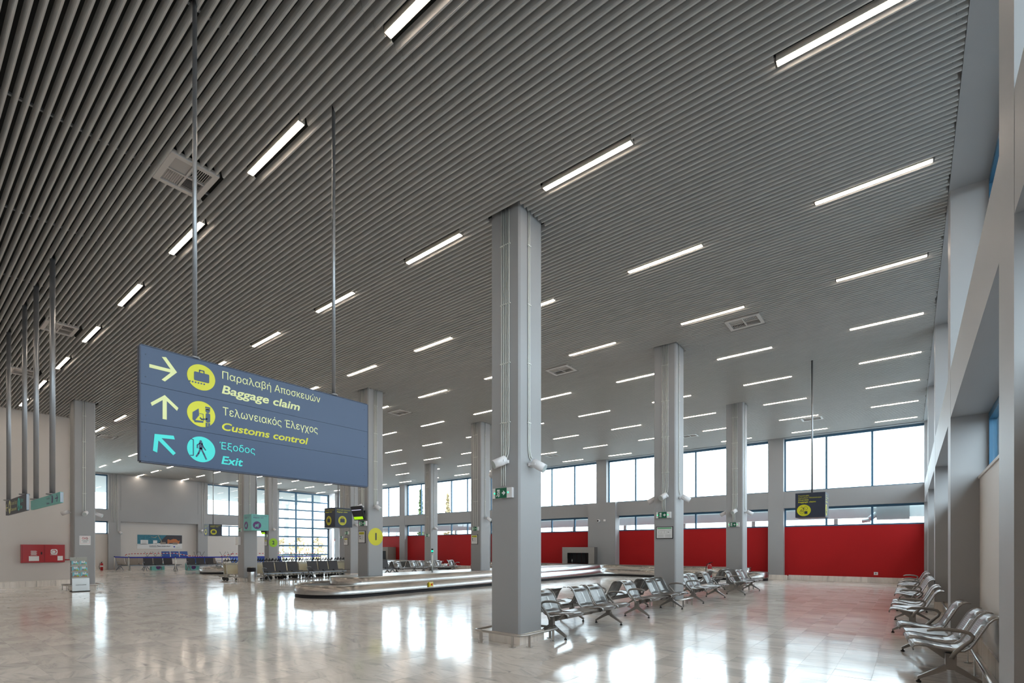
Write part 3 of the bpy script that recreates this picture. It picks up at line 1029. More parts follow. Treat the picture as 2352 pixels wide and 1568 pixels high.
monitor(COLS[3][0] - .27, COLS[3][1], 2.86, 'tilted black arrivals monitor with green band on the number 1 column')
monitor(COLS[7][0] - .35, COLS[7][1], 2.86, 'tilted black monitor with green band on the number 2 column')

# litter bin column: white box and green notice
x1, y0 = COLS[6][0], COLS[6][1]
t = thing('dispenser', 'white wall box on the litter bin column', 'box', (x1 - CW + .12, y0, 1.95))
MB().box(x1 - CW + .02, x1 - CW + .32, y0 - .12, y0, 1.78, 2.18).build('case', 'white_plastic', t)
MB().box(x1 - CW + .05, x1 - CW + .08, y0 - .124, y0 - .12, 1.80, 1.82).build('lock', 'black_plastic', t)
t = thing('green_notice', 'pale notice with green print on the left side of litter bin column', 'notice', (x1 - CW - .01, y0 + .1, 1.98))
MB().box(x1 - CW - .22, x1 - CW, y0 + .06, y0 + .10, 1.78, 2.16).build('panel', 'cream_paint', t)
MB().box(x1 - CW - .15, x1 - CW - .06, y0 + .055, y0 + .06, 1.84, 2.10).build('print', 'green_print', t)

# ------------------------------------------------------------------ carousels
def carousel(name, label, pts, rad, ipts, irad, loc):
    t = thing(name, label, 'baggage carousel', loc)
    P = rounded(pts, rad, 14); I = rounded(ipts, irad, 12)

    def inset(poly, d):
        out = []; k = len(poly)
        for i in range(k):
            a = Vector(poly[i - 1]); b = Vector(poly[(i + 1) % k]); e = (b - a).normalized()
            out.append((poly[i][0] - e.y * d, poly[i][1] + e.x * d))
        return out

    def wall(poly, z0, z1, th):
        q = inset(poly, th); mb = MB(); k = len(poly); n = 0
        mb.v = [(p[0], p[1], z0) for p in poly] + [(p[0], p[1], z1) for p in poly] + [(p[0], p[1], z1) for p in q] + [(p[0], p[1], z0) for p in q]
        for i in range(k):
            j = (i + 1) % k
            for a, b in ((0, 1), (1, 2), (2, 3)):
                mb.face((a * k + i, a * k + j, b * k + j, b * k + i), a != 1)
        return mb
    wall(inset(P, .035), 0.002, .125, .02).build('kick_plate', 'black_plastic', t)
    wall(P, .115, .40, .04).build('outer_fascia', 'brushed_steel', t)
    # rolled top rim
    MB().tube([(p[0], p[1], .402) for p in inset(P, .02)], .02, 8, closed=True).build('rim', 'steel', t)
    # belt of overlapping plates
    mb = MB(); k = len(P); O = inset(P, .04)
    mb.prism(O, .33, .36, 'z'); mb.build('belt', 'belt_rubber', t)
    mb = MB()
    for i in range(k):
        a, b = Vector(O[i]), Vector(O[(i + 1) % k]); n = max(1, int((b - a).length / .35))
        for s_ in range(n):
            p = a + (b - a) * (s_ / n); e = (b - a).normalized(); nn = Vector((-e.y, e.x))
            mb.bar((p.x, p.y, .362), (p.x + nn.x * .40 + e.x * .06, p.y + nn.y * .40 + e.y * .06, .362), .012, .004)
    o = mb.build('belt_plate_edges', 'steel', t); o['kind'] = 'stuff'
    wall(I, .345, .615, .03).build('island_wall', 'brushed_steel', t)
    mb = MB(); mb.prism(inset(I, .01), .60, .632, 'z'); mb.build('island_top', 'steel', t)
    return t, P


ca, P1 = carousel('baggage_carousel', 'long stainless baggage carousel in the middle, around the number 1 column',
                  [(-17.0, 8.5), (-14.1, 8.5), (-14.1, 26.85), (-5.55, 26.85), (-5.55, 28.55), (-25.6, 28.55), (-25.6, 26.85), (-17.0, 26.85)],
                  [1.44, 1.44, .9, .82, .82, .82, .82, .9],
                  [(-16.45, 9.75), (-14.65, 9.75), (-14.65, 27.45), (-6.4, 27.45), (-6.4, 28.2), (-24.8, 28.2), (-24.8, 27.45), (-16.45, 27.45)],
                  [.88, .88, .5, .3, .3, .3, .3, .5], (-15.5, 18, 0))
cb, P2 = carousel('baggage_carousel', 'second baggage carousel at far left, its rounded end beside the trolleys',
                  [(-36.6, 12.65), (-33.7, 12.65), (-33.7, 26.85), (-28.3, 26.85), (-28.3, 28.55), (-43.0, 28.55), (-43.0, 26.85), (-36.6, 26.85)],
                  [1.44, 1.44, .9, .82, .82, .82, .82, .9],
                  [(-36.05, 13.9), (-34.25, 13.9), (-34.25, 27.45), (-29.1, 27.45), (-29.1, 28.2), (-42.2, 28.2), (-42.2, 27.45), (-36.05, 27.45)],
                  [.88, .88, .5, .3, .3, .3, .3, .5], (-35.1, 18, 0))
# red emergency stop on the near fascia
t = thing('stop_button', 'yellow emergency stop box with red button on the carousel side', 'emergency stop', (-14.1, 12.85, .25))
MB().box(-14.1, -14.04, 12.75, 12.95, .17, .35).build('case', 'stop_yellow', t)
MB().cyl((-14.04, 12.87, .26), (-14.015, 12.87, .26), .035, 14).build('button', 'red_print', t)
MB().box(-14.04, -14.037, 12.77, 12.93, .315, .335).box(-14.04, -14.037, 12.77, 12.93, .18, .20).build('label_plate', 'white_print', t)
# signal pole on the island
t = thing('signal_pole', 'thin white pole with green signal lamp standing on the carousel island', 'signal light', (-15.45, 14.2, .63))
MB().cyl((-15.45, 14.2, .63), (-15.45, 14.2, 1.36), .03, 12).build('pole', 'white_pipe', t)
MB().cyl((-15.45, 14.2, 1.36), (-15.45, 14.2, 1.44), .018, 10).cyl((-15.45, 14.2, 1.37), (-15.45, 14.2, 1.385), .045, 12).build('neck', 'steel', t)
MB().cyl((-15.45, 14.2, 1.44), (-15.45, 14.2, 1.47), .04, 12).cyl((-15.45, 14.2, 1.53), (-15.45, 14.2, 1.60), .04, 12).build('lamp_body', 'black_plastic', t)
MB().cyl((-15.45, 14.2, 1.47), (-15.45, 14.2, 1.53), .038, 12).build('signal_lens', 'led_green', t)
# baggage hatch
t = thing('baggage_hatch', 'steel framed baggage hatch with black strip curtain on the red wall', 'baggage hatch', (-16.9, 28.6, .0))
hx0, hx1 = -18.1, -15.7
MB().box(hx0, hx0 + .40, 28.22, 29.2, .64, 1.70).box(hx1 - .42, hx1, 28.22, 29.2, .64, 1.70).box(hx0 + .4, hx1 - .42, 28.22, 29.2, 1.33, 1.70).build('surround', 'brushed_steel', t)
for k in range(9):
    a = hx0 + .41 + k * .172
    MB().box(a, a + .165, 28.55 + (k % 2) * .012, 28.56 + (k % 2) * .012, .66, 1.33).build('curtain_strip', 'black_plastic', t)
MB().cyl((hx0 + .6, 28.5, .66), (hx0 + .6, 28.5, .92), .03, 10).build('roller_post', 'steel', t)
t = thing('baggage_hatch', 'red-brown hatch box on the far red wall behind the number 1 column', 'baggage hatch', (-37.0, 28.6, 0))
MB().box(-38.3, -36.6, 28.3, 29.2, .0, 1.75).build('surround', 'brown_pad', t)
MB().box(-38.0, -36.9, 28.28, 28.3, .66, 1.4).build('curtain', 'black_plastic', t)

# ------------------------------------------------------------------ steel beam benches
G_BENCH = 'steel four-place beam benches'
SEATP = [(.345, .385), (.352, .415), (.335, .44), (.29, .452), (.18, .440), (.03, .415), (-.06, .408), (-.12, .42), (-.165, .455), (-.20, .51), (-.245, .60),
         (-.295, .70), (-.325, .755), (-.365, .80), (-.41, .822), (-.46, .815)]


def make_bench(order, arms=(1, 1), flip=False):
    """order: string of s(eat) / t(able), along +y from 0; faces +x"""
    t = thing('beam_bench', 'x', 'bench', (0, 0, 0), 0, G_BENCH)
    P_ = .635; L_ = P_ * len(order)
    Z = (0, 0, 0)
    MB().box(-.035, .035, .02, L_ - .02, .30, .37).build('beam', 'chair_frame', t, Z)
    for ye in ((.32, L_ - .06) if flip else (.06, L_ - .32)):
        mb = MB()
        mb.box(-.05, .05, ye - .03, ye + .03, .19, .38)
        for sgn in (-1, 1):
            n = len(mb.v)
            for (xx, zz, hh, ww) in ((sgn * .04, .215, .075, .028), (sgn * .305, .055, .035, .02)):
                mb.v += [(xx, ye - ww, zz - hh / 2), (xx, ye + ww, zz - hh / 2), (xx, ye + ww, zz + hh / 2), (xx, ye - ww, zz + hh / 2)]
            for q in ((0, 1, 5, 4), (1, 2, 6, 5), (2, 3, 7, 6), (3, 0, 4, 7), (4, 5, 6, 7)): mb.face([n + i for i in q])
        lf = mb.build('leg_frame', 'chair_frame', t, Z)
        g = MB()
        for sgn in (-1, 1): g.lathe([(.022, .002), (.026, .008), (.026, .02), (.012, .028), (.012, .045)], (sgn * .292, ye, 0), 10)
        g.build('foot_glide', 'rubber', lf, Z)
    for i, ch in enumerate(order):
        a = i * P_ + .03; b = (i + 1) * P_ - .03
        if ch == 's':
            mb = MB(); e = .055
            mb.shell(SEATP, a, a + e); mb.shell(SEATP, b - e, b)
            mb.shell(SEATP[:3], a + e, b - e); mb.shell(SEATP[12:], a + e, b - e)
            mb.shell(SEATP[5:9], a + e, b - e)
            st = mb.build('seat', 'chair_metal', t, Z)
            mb = MB(); mb.shell(SEATP[2:6], a + e, b - e, .002); mb.shell(SEATP[8:13], a + e, b - e, .002)
            mb.build('perforated_panel', 'perforated_steel', st, Z)
            for yy in (a, b): MB().tube([(p[0], yy, p[1]) for p in SEATP], .009, 6).build('edge_rail', 'chair_frame', st, Z)
            for e in (-.2, .18): MB().prism([(.22, .43), (.02, .39), (-.03, .37), (-.03, .30), (.05, .30)], (a + b) / 2 + e, (a + b) / 2 + e + .02, 'y').build('seat_bracket', 'chair_frame', st, Z)
        else:
            mb = MB(); mb.prism(rounded([(-.14, a - .03), (.31, a - .03), (.31, b + .03), (-.14, b + .03)], .03, 3), .405, .425, 'z')
            mb.box(-.04, .04, a + .1, b - .1, .37, .405)
            mb.build('table_top', 'chair_metal', t, Z)
    for k, ye in enumerate((.0, L_)):
        if not arms[k]: continue
        path = [(.0, ye, .33), (-.03, ye, .40), (-.10, ye, .48), (-.17, ye, .555), (-.185, ye, .60), (-.155, ye, .635), (-.09, ye, .652), (.03, ye, .662), (.15, ye, .655), (.22, ye, .632)]
        MB().tube(path, [.026, .025, .022, .02, .02, .021, .022, .022, .021, .012], 8).build('armrest', 'chair_frame', t, Z)
    return t


bA = make_bench('stss'); index_children(bA)
bB = make_bench('ssts'); index_children(bB)
bF = make_bench('stss', flip=True); index_children(bF)
bG = make_bench('ssts', flip=True); index_children(bG)


def place(proto, loc, rz, label, first):
    if first:
        proto.location = loc; proto.rotation_euler = (0, 0, rz); proto['label'] = label; return proto
    return dup(proto, loc, rz, label)


# centre rows, front row faces the windows (+x), back row faces the carousel
place(bA, (-5.02, 7.42, 0), 0, 'steel bench beside the near column, facing the windows', True)
bA_len = .635 * 4
place(bA, (-5.0, 10.95, 0), 0, 'window-facing steel bench just before the evacuation plan column', False)
place(bB, (-5.0, 14.85, 0), 0, 'window-facing steel bench just beyond the evacuation plan column', True)
place(bA, (-4.74, 18.45, 0), 0, 'window-facing steel bench ending at the far bench column', False)
place(bF, (-5.93, 7.42 + bA_len, 0), math.pi, 'carousel-facing steel bench back to back beside the near column', True)
place(bG, (-5.93, 10.9 + bA_len, 0), math.pi, 'carousel-facing steel bench just before the evacuation plan column', True)
place(bF, (-5.93, 14.85 + bA_len, 0), math.pi, 'carousel-facing steel bench just beyond the evacuation plan column', False)
place(bG, (-5.93, 18.2 + bA_len, 0), math.pi, 'carousel-facing steel bench ending near the far bench column', False)
# along the right wall, face -x
place(bF, (.18, 7.70 + bA_len, 0), math.pi + R(4.5), 'right wall steel bench nearest the camera, cut by the frame', False)
place(bG, (.04, 11.95 + bA_len, 0), math.pi, 'right wall steel bench, second from the camera', False)
bC = make_bench('ssss', flip=True); index_children(bC)
place(bC, (.04, 16.2 + bA_len, 0), math.pi, 'right wall steel bench, third from the camera', True)
place(bF, (.04, 20.2 + bA_len, 0), math.pi, 'right wall steel bench, farthest from the camera by the red wall', False)
# beyond the carousel
place(bA, (-24.5, 19.55, 0), 0, 'small steel bench seen between number 1 and signal pole columns, near end', False)
place(bB, (-24.5, 22.3, 0), 0, 'small steel bench behind the green signal pole', False)
place(bC, (-25.4, 19.55 + bA_len, 0), math.pi, 'small steel bench back to back beyond the carousel', False)
# guard rails along the right wall
for y0_, y1_, lab in ((5.3, 10.35, 'steel tube rail along the right wall nearest the camera'), (11.5, 16.5, 'steel tube rail along the right wall, second bay')):
    t = thing('wall_rail', lab, 'guard rail', (.62, y0_, 0), 0)
    MB().tube([(.82, y1_ + .0, .26), (.70, y1_, .26), (.64, y1_ - .06, .26), (.64, y0_ + .06, .26), (.70, y0_, .26), (.82, y0_, .26)], .022, 10).build('rail', 'steel', t)
    k = y0_ + .4
    while k < y1_:
        MB().box(.634, .646, k - .025, k + .025, .005, .24).box(.60, .68, k - .05, k + .05, .0015, .006).build('post', 'steel', t); k += .95

# ------------------------------------------------------------------ black padded benches
def make_black(m='black_pad', arms=True):
    t = thing('padded_bench', 'x', 'bench', (0, 0, 0), 0, 'three-seat padded benches')
    Z = (0, 0, 0); P_ = .62; L_ = P_ * 3 + .35
    MB().box(-.045, .045, -.05, L_, .33, .39).build('beam', 'grey_metal', t, Z)
    for ye in (.08, L_ - .25):
        mb = MB()
        mb.bar((.03, ye, .36), (.36, ye, .03), .05, .035).bar((-.03, ye, .36), (-.36, ye, .03), .05, .035)
        mb.bar((.30, ye, .09), (.40, ye, .014), .05, .025).bar((-.30, ye, .09), (-.40, ye, .014), .05, .025)
        mb.build('leg_frame', 'grey_metal', t, Z)
    for i in range(3):
        a, b = i * P_ + .04, (i + 1) * P_ - .04
        MB().obox((.03, (a + b) / 2, .445), (.48, b - a, .055), Matrix.Rotation(R(-4), 3, 'Y') @ Matrix.Identity(3)).build('seat', m, t, Z)
        MB().obox((-.27, (a + b) / 2, .69), (.05, b - a, .50), Matrix.Rotation(R(-16), 3, 'Y')).build('backrest', m, t, Z)
        MB().box(-.19, -.05, (a + b) / 2 - .03, (a + b) / 2 + .03, .37, .43).build('seat_bracket', 'grey_metal', t, Z)
    MB().prism(rounded([(-.2, 3 * P_ + .02), (.25, 3 * P_ + .02), (.25, L_ + .1), (-.2, L_ + .1)], .03, 3), .42, .44, 'z').build('side_table', m, t, Z)
    if arms:
        MB().tube([(-.05, -.02, .36), (-.18, -.02, .52), (-.22, -.02, .60), (-.16, -.02, .64), (.02, -.02, .65), (.18, -.02, .63)], .02, 8).build('armrest', 'grey_metal', t, Z)
    return t


k1 = make_black(); index_children(k1)
k1.location = (-24.95, 11.85, 0); k1['label'] = 'black three-seat bench right of the litter bin, in front of the trolleys'
dup(k1, (-24.95, 14.2, 0), 0, 'black three-seat bench left of the number 1 column')
dup(k1, (-24.6, 17.4, 0), 0, 'black seat just showing right of the number 1 column')
dup(k1, (-42.6, 11.7, 0), 0, 'black three-seat bench behind the blue belt barrier, under the poster')
dup(k1, (-41.3, 14.0, 0), 0, 'black three-seat bench behind the blue belt, next to second carousel')
kb = make_black('blue_pad'); index_children(kb)
kb.location = (-45.2, 13.6, .45); kb['label'] = 'blue bench stacked high under the right part of the poster'; kb['category'] = 'bench'
dup(kb, (-41.0, 17.6, 0), R(15), 'blue bench tipped behind the belt barrier near the second carousel')
dup(kb, (-40.2, 18.6, 0), R(-8), 'blue bench behind the litter bin column')
dup(kb, (-44.6, 18.6, .0), R(50), 'blue bench turned sideways behind the barrier')
kn = make_black('brown_pad'); index_children(kn)
kn.location = (-45.3, 10.9, 0); kn.rotation_euler = (0, 0, R(20)); kn['label'] = 'brown bench at the left end behind the striped tape'
dup(kn, (-44.6, 11.3, 0), R(-12), 'brown bench turned askew beside the left barrier post')
dup(kn, (-43.2, 16.9, 0), R(80), 'brown bench set crosswise between the two black benches')
# stacked bench frames lying upside down on the others
for q, (x, y, z, a, lab) in enumerate(((-44.9, 12.9, .95, 0, 'upturned steel legs stacked below the poster, left one'), (-42.9, 15.4, .95, 20, 'upturned steel legs stacked right of the poster'),
                                       (-40.9, 16.6, .95, -20, 'upturned steel legs stacked by the second carousel'))):
    t = thing('stacked_bench', lab, 'bench', (x, y, z), R(a), 'upturned benches')
    Z = (0, 0, 0)
    MB().box(-.04, .04, -.5, .5, 0, .06).build('beam', 'chair_frame', t, Z)
    for ye in (-.35, .15):
        MB().bar((0, ye, .05), (.02, ye - .18, .42), .04, .03).bar((0, ye, .05), (.02, ye + .22, .42), .04, .03).build('leg_frame', 'chair_frame', t, Z)
    MB().box(-.3, -.03, -.45, .45, -.03, 0).box(-.04, .04, -.4, -.36, -.52, 0).box(-.04, .04, .36, .4, -.52, 0).build('seat', 'blue_pad' if q else 'brown_pad', t, Z)

# ------------------------------------------------------------------ trolleys
def make_cart():
    t = thing('baggage_trolley', 'x', 'trolley', (0, 0, 0), 0, 'nested baggage trolleys')
    Z = (0, 0, 0)
    mb = MB()
    for s_ in (-1, 1):
        mb.tube([(.18, s_ * .27, .12), (.10, s_ * .27, .45), (.02, s_ * .27, .95)], .022, 8)
    mb.bar((.05, -.27, .82), (.05, .27, .82), .03, .03)
    fr = mb.build('push_frame', 'cart_metal', t, Z)
    MB().tube([(.02, -.27, .95), (-.0, -.24, 1.0), (-.0, .24, 1.0), (.02, .27, .95)], .018, 8).build('handlebar', 'black_plastic', t, Z)
    mb = MB()
    for yy in (-.17, .17): mb.bar((-.0, yy, 1.0), (.11, yy - .03, 1.09), .03, .035).bar((.0, yy, 1.0), (-.04, yy, .95), .03, .03)
    mb.build('brake_lever', 'black_plastic', t, Z)
    MB().prism([(.085, .34), (.10, .34), (.045, .86), (.03, .86)], -.25, .25, 'y').build('advert_panel', 'cart_cream', t, Z)
    mb = MB()
    mb.box(-.20, .04, -.24, .24, .80, .815).tube([(.03, -.25, .90), (-.22, -.25, .86), (-.22, .25, .86), (.03, .25, .90)], .01, 6)
    mb.build('hand_basket', 'cart_metal', t, Z)
    mb = MB()
    for yy in (-.2, 0, .2): mb.bar((.16, yy, .17), (-.72, yy * .7, .22), .04, .025)
    mb.bar((-.70, -.16, .22), (-.70, .16, .22), .03, .12)
    mb.build('deck', 'cart_metal', t, Z)
    for (x, y) in ((.16, -.27), (.16, .27), (-.60, 0)):
        wl_ = MB(); wl_.cyl((x, y - .022, .09), (x, y + .022, .09), .088, 14); wl_.build('wheel', 'rubber', t, Z)
    MB().bar((-.60, 0, .10), (-.60, 0, .21), .02, .06).build('wheel_fork', 'cart_metal', t, Z)
    return t


cart = make_cart(); index_children(cart)
first = True
rows = [10.98] + [12.15 + .78 * k for k in range(8)]
for ri, yr in enumerate(rows):
    for k in range(3 if ri else 2):
        x = (-26.15 - k * .30 - (.9 if ri == 0 else 0)) if ri else (-26.6 - k * .32)
        where = 'front' if k == 0 else ('second' if k == 1 else 'third')
        if ri == 0: lab = 'cream baggage trolley left of the litter bin column, %s of two' % ('front' if k == 0 else 'rear')
        else: lab = 'cream baggage trolley, %s in the %s nested row counted from the litter bin' % (where, ORD[ri])
        if first: cart.location = (x, yr, 0); cart['label'] = lab; first = False
        else: dup(cart, (x, yr + random.uniform(-.03, .03), 0), random.uniform(-.04, .04), lab)

# ------------------------------------------------------------------ litter bin
t = thing('litter_bin', 'round stainless litter bin with black bag rim by a column', 'litter bin', (-24.62, 11.05, 0))
MB().lathe([(.165, .0), (.17, .02), (.17, .50), (.165, .52)], (-24.62, 11.05, 0), 24).build('body', 'brushed_steel', t)
MB().lathe([(.172, .50), (.19, .52), (.195, .64), (.18, .70), (.15, .66), (.14, .55)], (-24.62, 11.05, 0), 24).build('bag', 'black_plastic', t)
MB().lathe([(.155, .69), (.16, .71), (.14, .73), (.02, .74)], (-24.62, 11.05, 0), 24).build('lid', 'steel', t)

# ------------------------------------------------------------------ fire extinguishers
def extinguisher(x, y, z, label):
    t = thing('fire_extinguisher', label, 'fire extinguisher', (x, y, z))
    MB().lathe([(.075, .005), (.085, .02), (.085, .46), (.07, .52), (.03, .55)], (x, y, z), 18).build('cylinder', 'cabinet_red', t)
    MB().lathe([(.086, .26), (.0865, .36)], (x, y, z), 18).build('label_band', 'white_print', t)
    MB().cyl((x, y, z + .55), (x, y, z + .60), .02, 10).bar((x - .02, y, z + .60), (x + .12, y, z + .64), .025, .02).build('valve', 'black_plastic', t)
    MB().tube([(x, y - .02, z + .59), (x - .09, y - .08, z + .55), (x - .12, y - .12, z + .30), (x - .08, y - .10, z + .08)], .012, 8).build('hose', 'rubber', t)


extinguisher(-46.6, 10.2, 0, 'red fire extinguisher on the floor at far left')
extinguisher(-6.35, 20.9, .42, 'red fire extinguisher on the left of the far bench column')

# ------------------------------------------------------------------ hanging signs
def rod(t, x, y, z0, r=.022):
    MB().cyl((x, y, z0), (x, y, CEIL + .3), r, 12).cyl((x, y, z0), (x, y, z0 + .02), r * 2.2, 12).build('hanger_rod', 'rod_metal', t)


# the big blue one, face +x
SX = -5.85
t = thing('direction_sign', 'large blue hanging sign with arrows for baggage claim, customs control and exit', 'sign', (SX - .06, 2.88, 2.455))
y0, y1 = 1.582, 4.178
zs = [2.455, 2.832, 3.206, 3.58]
for a, b in zip(zs[:-1], zs[1:]):
    MB().box(SX - .06, SX, y0, y1, a + .0015, b - .0015).build('sign_panel', 'navy_sign', t)
MB().box(SX - .062, SX + .002, y0 - .012, y0 - .001, zs[0], zs[-1]).box(SX - .062, SX + .002, y1 + .001, y1 + .012, zs[0], zs[-1]).box(SX - .062, SX + .001, y0, y1, zs[0] - .014, zs[0] - .001).box(SX - .062, SX + .001, y0, y1, zs[-1] + .001, zs[-1] + .01).build('edge_frame', 'navy_edge', t)
rod(t, SX - .03, 2.06, 3.59); rod(t, SX - .03, 3.68, 3.59)
YD, NX = (0, 1, 0), (1, 0, 0)
O_ = (SX + .001, 0, 0)


def mark(polys, m, nm, par=t, org=O_, X=YD, N_=NX, th=.002):
    mb = MB()
    for p in polys: flat(mb, p, org, X, U_, N_, th)
    return mb.build(nm, m, par)


mark([[(1.65, 3.412), (1.831, 3.410), (1.755, 3.513), (1.791, 3.52), (1.888, 3.394), (1.782, 3.274), (1.753, 3.285), (1.831, 3.376), (1.65, 3.378)]], 'pale_yellow_print', 'arrow')
mark([[(1.78, 3.138), (1.661, 3.035), (1.672, 3.005), (1.762, 3.083), (1.762, 2.895), (1.798, 2.895), (1.798, 3.083), (1.888, 3.003), (1.90, 3.035)]], 'pale_yellow_print', 'arrow')
mark([[(1.694, 2.734), (1.858, 2.744), (1.868, 2.708), (1.752, 2.702), (1.877, 2.571), (1.854, 2.545), (1.726, 2.675), (1.716, 2.552), (1.680, 2.566)]], 'cyan_print', 'arrow')
cyy = 2.112
mark([circ(cyy, 3.402, .134, 48)], 'yellow_print', 'pictogram_disc')
mark([circ(cyy, 3.016, .134, 48)], 'yellow_print', 'pictogram_disc')
mark([circ(cyy, 2.645, .134, 48)], 'cyan_print', 'pictogram_disc')
O2 = (SX + .0035, 0, 0)
case = [rounded([(2.042, 3.358), (2.187, 3.358), (2.187, 3.450), (2.042, 3.450)], .012, 4)] + stroke([(2.093, 3.45), (2.095, 3.474), (2.135, 3.474), (2.137, 3.45)], .011)
case += [circ(2.003 + .027 * k, 3.337, .0085, 10) for k in range(6)]
mark(case, 'navy_sign', 'pictogram', org=O2)
off = [circ(2.172, 3.062, .022, 14), rect(2.150, 2.196, 3.072, 3.082), rect(2.148, 2.196, 3.087, 3.104),
       rounded([(2.153, 2.94), (2.196, 2.94), (2.196, 3.038), (2.153, 3.038)], .015, 3), rect(2.152, 2.17, 2.89, 2.936), rect(2.176, 2.196, 2.89, 2.936),
       [(2.028, 3.02), (2.085, 3.07), (2.09, 3.0), (2.045, 2.93), (2.028, 2.945)], [(2.045, 2.92), (2.13, 2.928), (2.13, 2.947), (2.05, 2.942)]]
off += stroke([(2.165, 2.975), (2.115, 2.962), (2.10, 2.975)], .014) + stroke([(2.095, 3.02), (2.128, 3.02), (2.132, 2.95)], .005)
mark(off, 'navy_sign', 'pictogram', org=O2)
man = [circ(2.105, 2.728, .0125, 14)] + stroke([(2.107, 2.708), (2.105, 2.655)], .034) + stroke([(2.105, 2.66), (2.085, 2.60), (2.064, 2.565)], .015) \
    + stroke([(2.107, 2.66), (2.135, 2.60), (2.158, 2.548)], .015) + stroke([(2.098, 2.708), (2.073, 2.685), (2.073, 2.655)], .011) + stroke([(2.115, 2.706), (2.133, 2.67), (2.152, 2.643)], .011)
man += stroke([(2.012, 2.742), (2.036, 2.735), (2.036, 2.572), (2.008, 2.568)], .008)
mark(man, 'navy_sign', 'pictogram', org=O2)
TXO = SX + .003
for s_, m_, yy, z_, h_, w_, shr, bd in (('Παραλαβή Αποσκευών', 'pale_yellow_print', 2.317, 3.445, .083, 1.155, 0, 0), ('Baggage claim', 'pale_yellow_print', 2.312, 3.287, .092, .89, .18, .022),
                                     ('Τελωνειακός Έλεγχος', 'pale_yellow_print', 2.322, 3.052, .088, 1.115, 0, 0), ('Customs control', 'yellow_print', 2.314, 2.89, .082, .995, .18, .022),
                                     ('Έξοδος', 'cyan_print', 2.29, 2.678, .078, .375, 0, 0), ('Exit', 'cyan_print', 2.308, 2.521, .088, .225, .18, .022)):
    text(s_, m_, t, (TXO, yy, z_), YD, NX, h_, w_, shr, bd)
mark([circ(1.62, z_, .006, 8) for z_ in (3.5, 3.28, 2.9, 2.76, 2.5)] + [circ(4.13, z_, .006, 8) for z_ in (3.5, 3.0, 2.6)], 'navy_edge', 'rivet', org=(SX + .001, 0, 0))

# two narrow hanging signs far left, face -y
def wide_sign(x0, x1, z0, z1, body, label, y=2.1, dep=.05):
    t = thing('direction_sign', label, 'sign', ((x0 + x1) / 2, y, z0))
    MB().box(x0, x1, y, y + dep, z0, z1).build('sign_body', body, t)
    MB().box(x1 + .001, x1 + .012, y + .004, y + dep - .004, z0 + .01, z1 - .01).build('end_cap', 'grey_metal', t)
    return t


Yf = 2.1 - .001
t = wide_sign(-18.82, -15.86, 2.48, 2.86, 'dark_sign', 'dark hanging sign with customs control and exit lettering at far left')
rod(t, -18.56, 2.125, 2.86, .045); rod(t, -16.25, 2.125, 2.86, .045)
OS = (0, Yf, 0)
mark([rect(-18.76, -18.48, 2.66, 2.685)] + stroke([(-18.66, 2.76), (-18.76, 2.672), (-18.66, 2.585)], .03), 'pale_yellow_print', 'arrow', t, OS, X_, NF)
mark([circ(-18.17, 2.67, .17, 36)], 'pale_yellow_print', 'pictogram_disc', t, OS, X_, NF)
mark([rect(-18.25, -18.09, 2.63, 2.72)] + stroke([(-18.2, 2.72), (-18.2, 2.75), (-18.14, 2.75), (-18.14, 2.72)], .015), 'dark_sign', 'pictogram', t, (0, Yf - .003, 0), X_, NF)
text('Τελωνειακός Έλεγχος', 'pale_yellow_print', t, (-17.95, Yf - .002, 2.705), X_, NF, .085, .88)
text('Customs control', 'pale_yellow_print', t, (-17.95, Yf - .002, 2.555), X_, NF, .085, .82, .15, .015)
mark([circ(-16.83, 2.67, .155, 36)], 'cyan_print', 'pictogram_disc', t, OS, X_, NF)
mark([circ(-16.83, 2.745, .02, 12)] + stroke([(-16.83, 2.72), (-16.83, 2.65), (-16.88, 2.57)], .03) + stroke([(-16.83, 2.65), (-16.78, 2.57)], .03), 'dark_sign', 'pictogram', t, (0, Yf - .003, 0), X_, NF)
text('Έξοδος', 'cyan_print', t, (-16.60, Yf - .002, 2.70), X_, NF, .085, .40)
text('Exit', 'cyan_print', t, (-16.60, Yf - .002, 2.55), X_, NF, .085, .26, .15, .015)
t = wide_sign(-15.3, -12.42, 2.46, 2.66, 'teal_sign', 'teal hanging sign with toilets lettering at far left')
rod(t, -14.86, 2.125, 2.66, .045); rod(t, -13.22, 2.125, 2.66, .045)
text('Τουαλέτες', 'purple_print', t, (-13.62, Yf - .002, 2.58), X_, NF, .04, .33)
text('Toilets', 'purple_print', t, (-13.62, Yf - .002, 2.485), X_, NF, .04, .26, .15, .015)
mark([circ(-13.08, 2.56, .075, 30)], 'purple_print', 'pictogram_disc', t, OS, X_, NF)
mark(stroke([(-13.08, 2.59), (-13.08, 2.53)], .02) + [circ(-13.08, 2.605, .01, 10)], 'teal_sign', 'pictogram', t, (0, Yf - .003, 0), X_, NF)
mark([rect(-12.82, -12.60, 2.552, 2.57)] + stroke([(-12.68, 2.62), (-12.6, 2.561), (-12.68, 2.50)], .02), 'purple_print', 'arrow', t, OS, X_, NF)


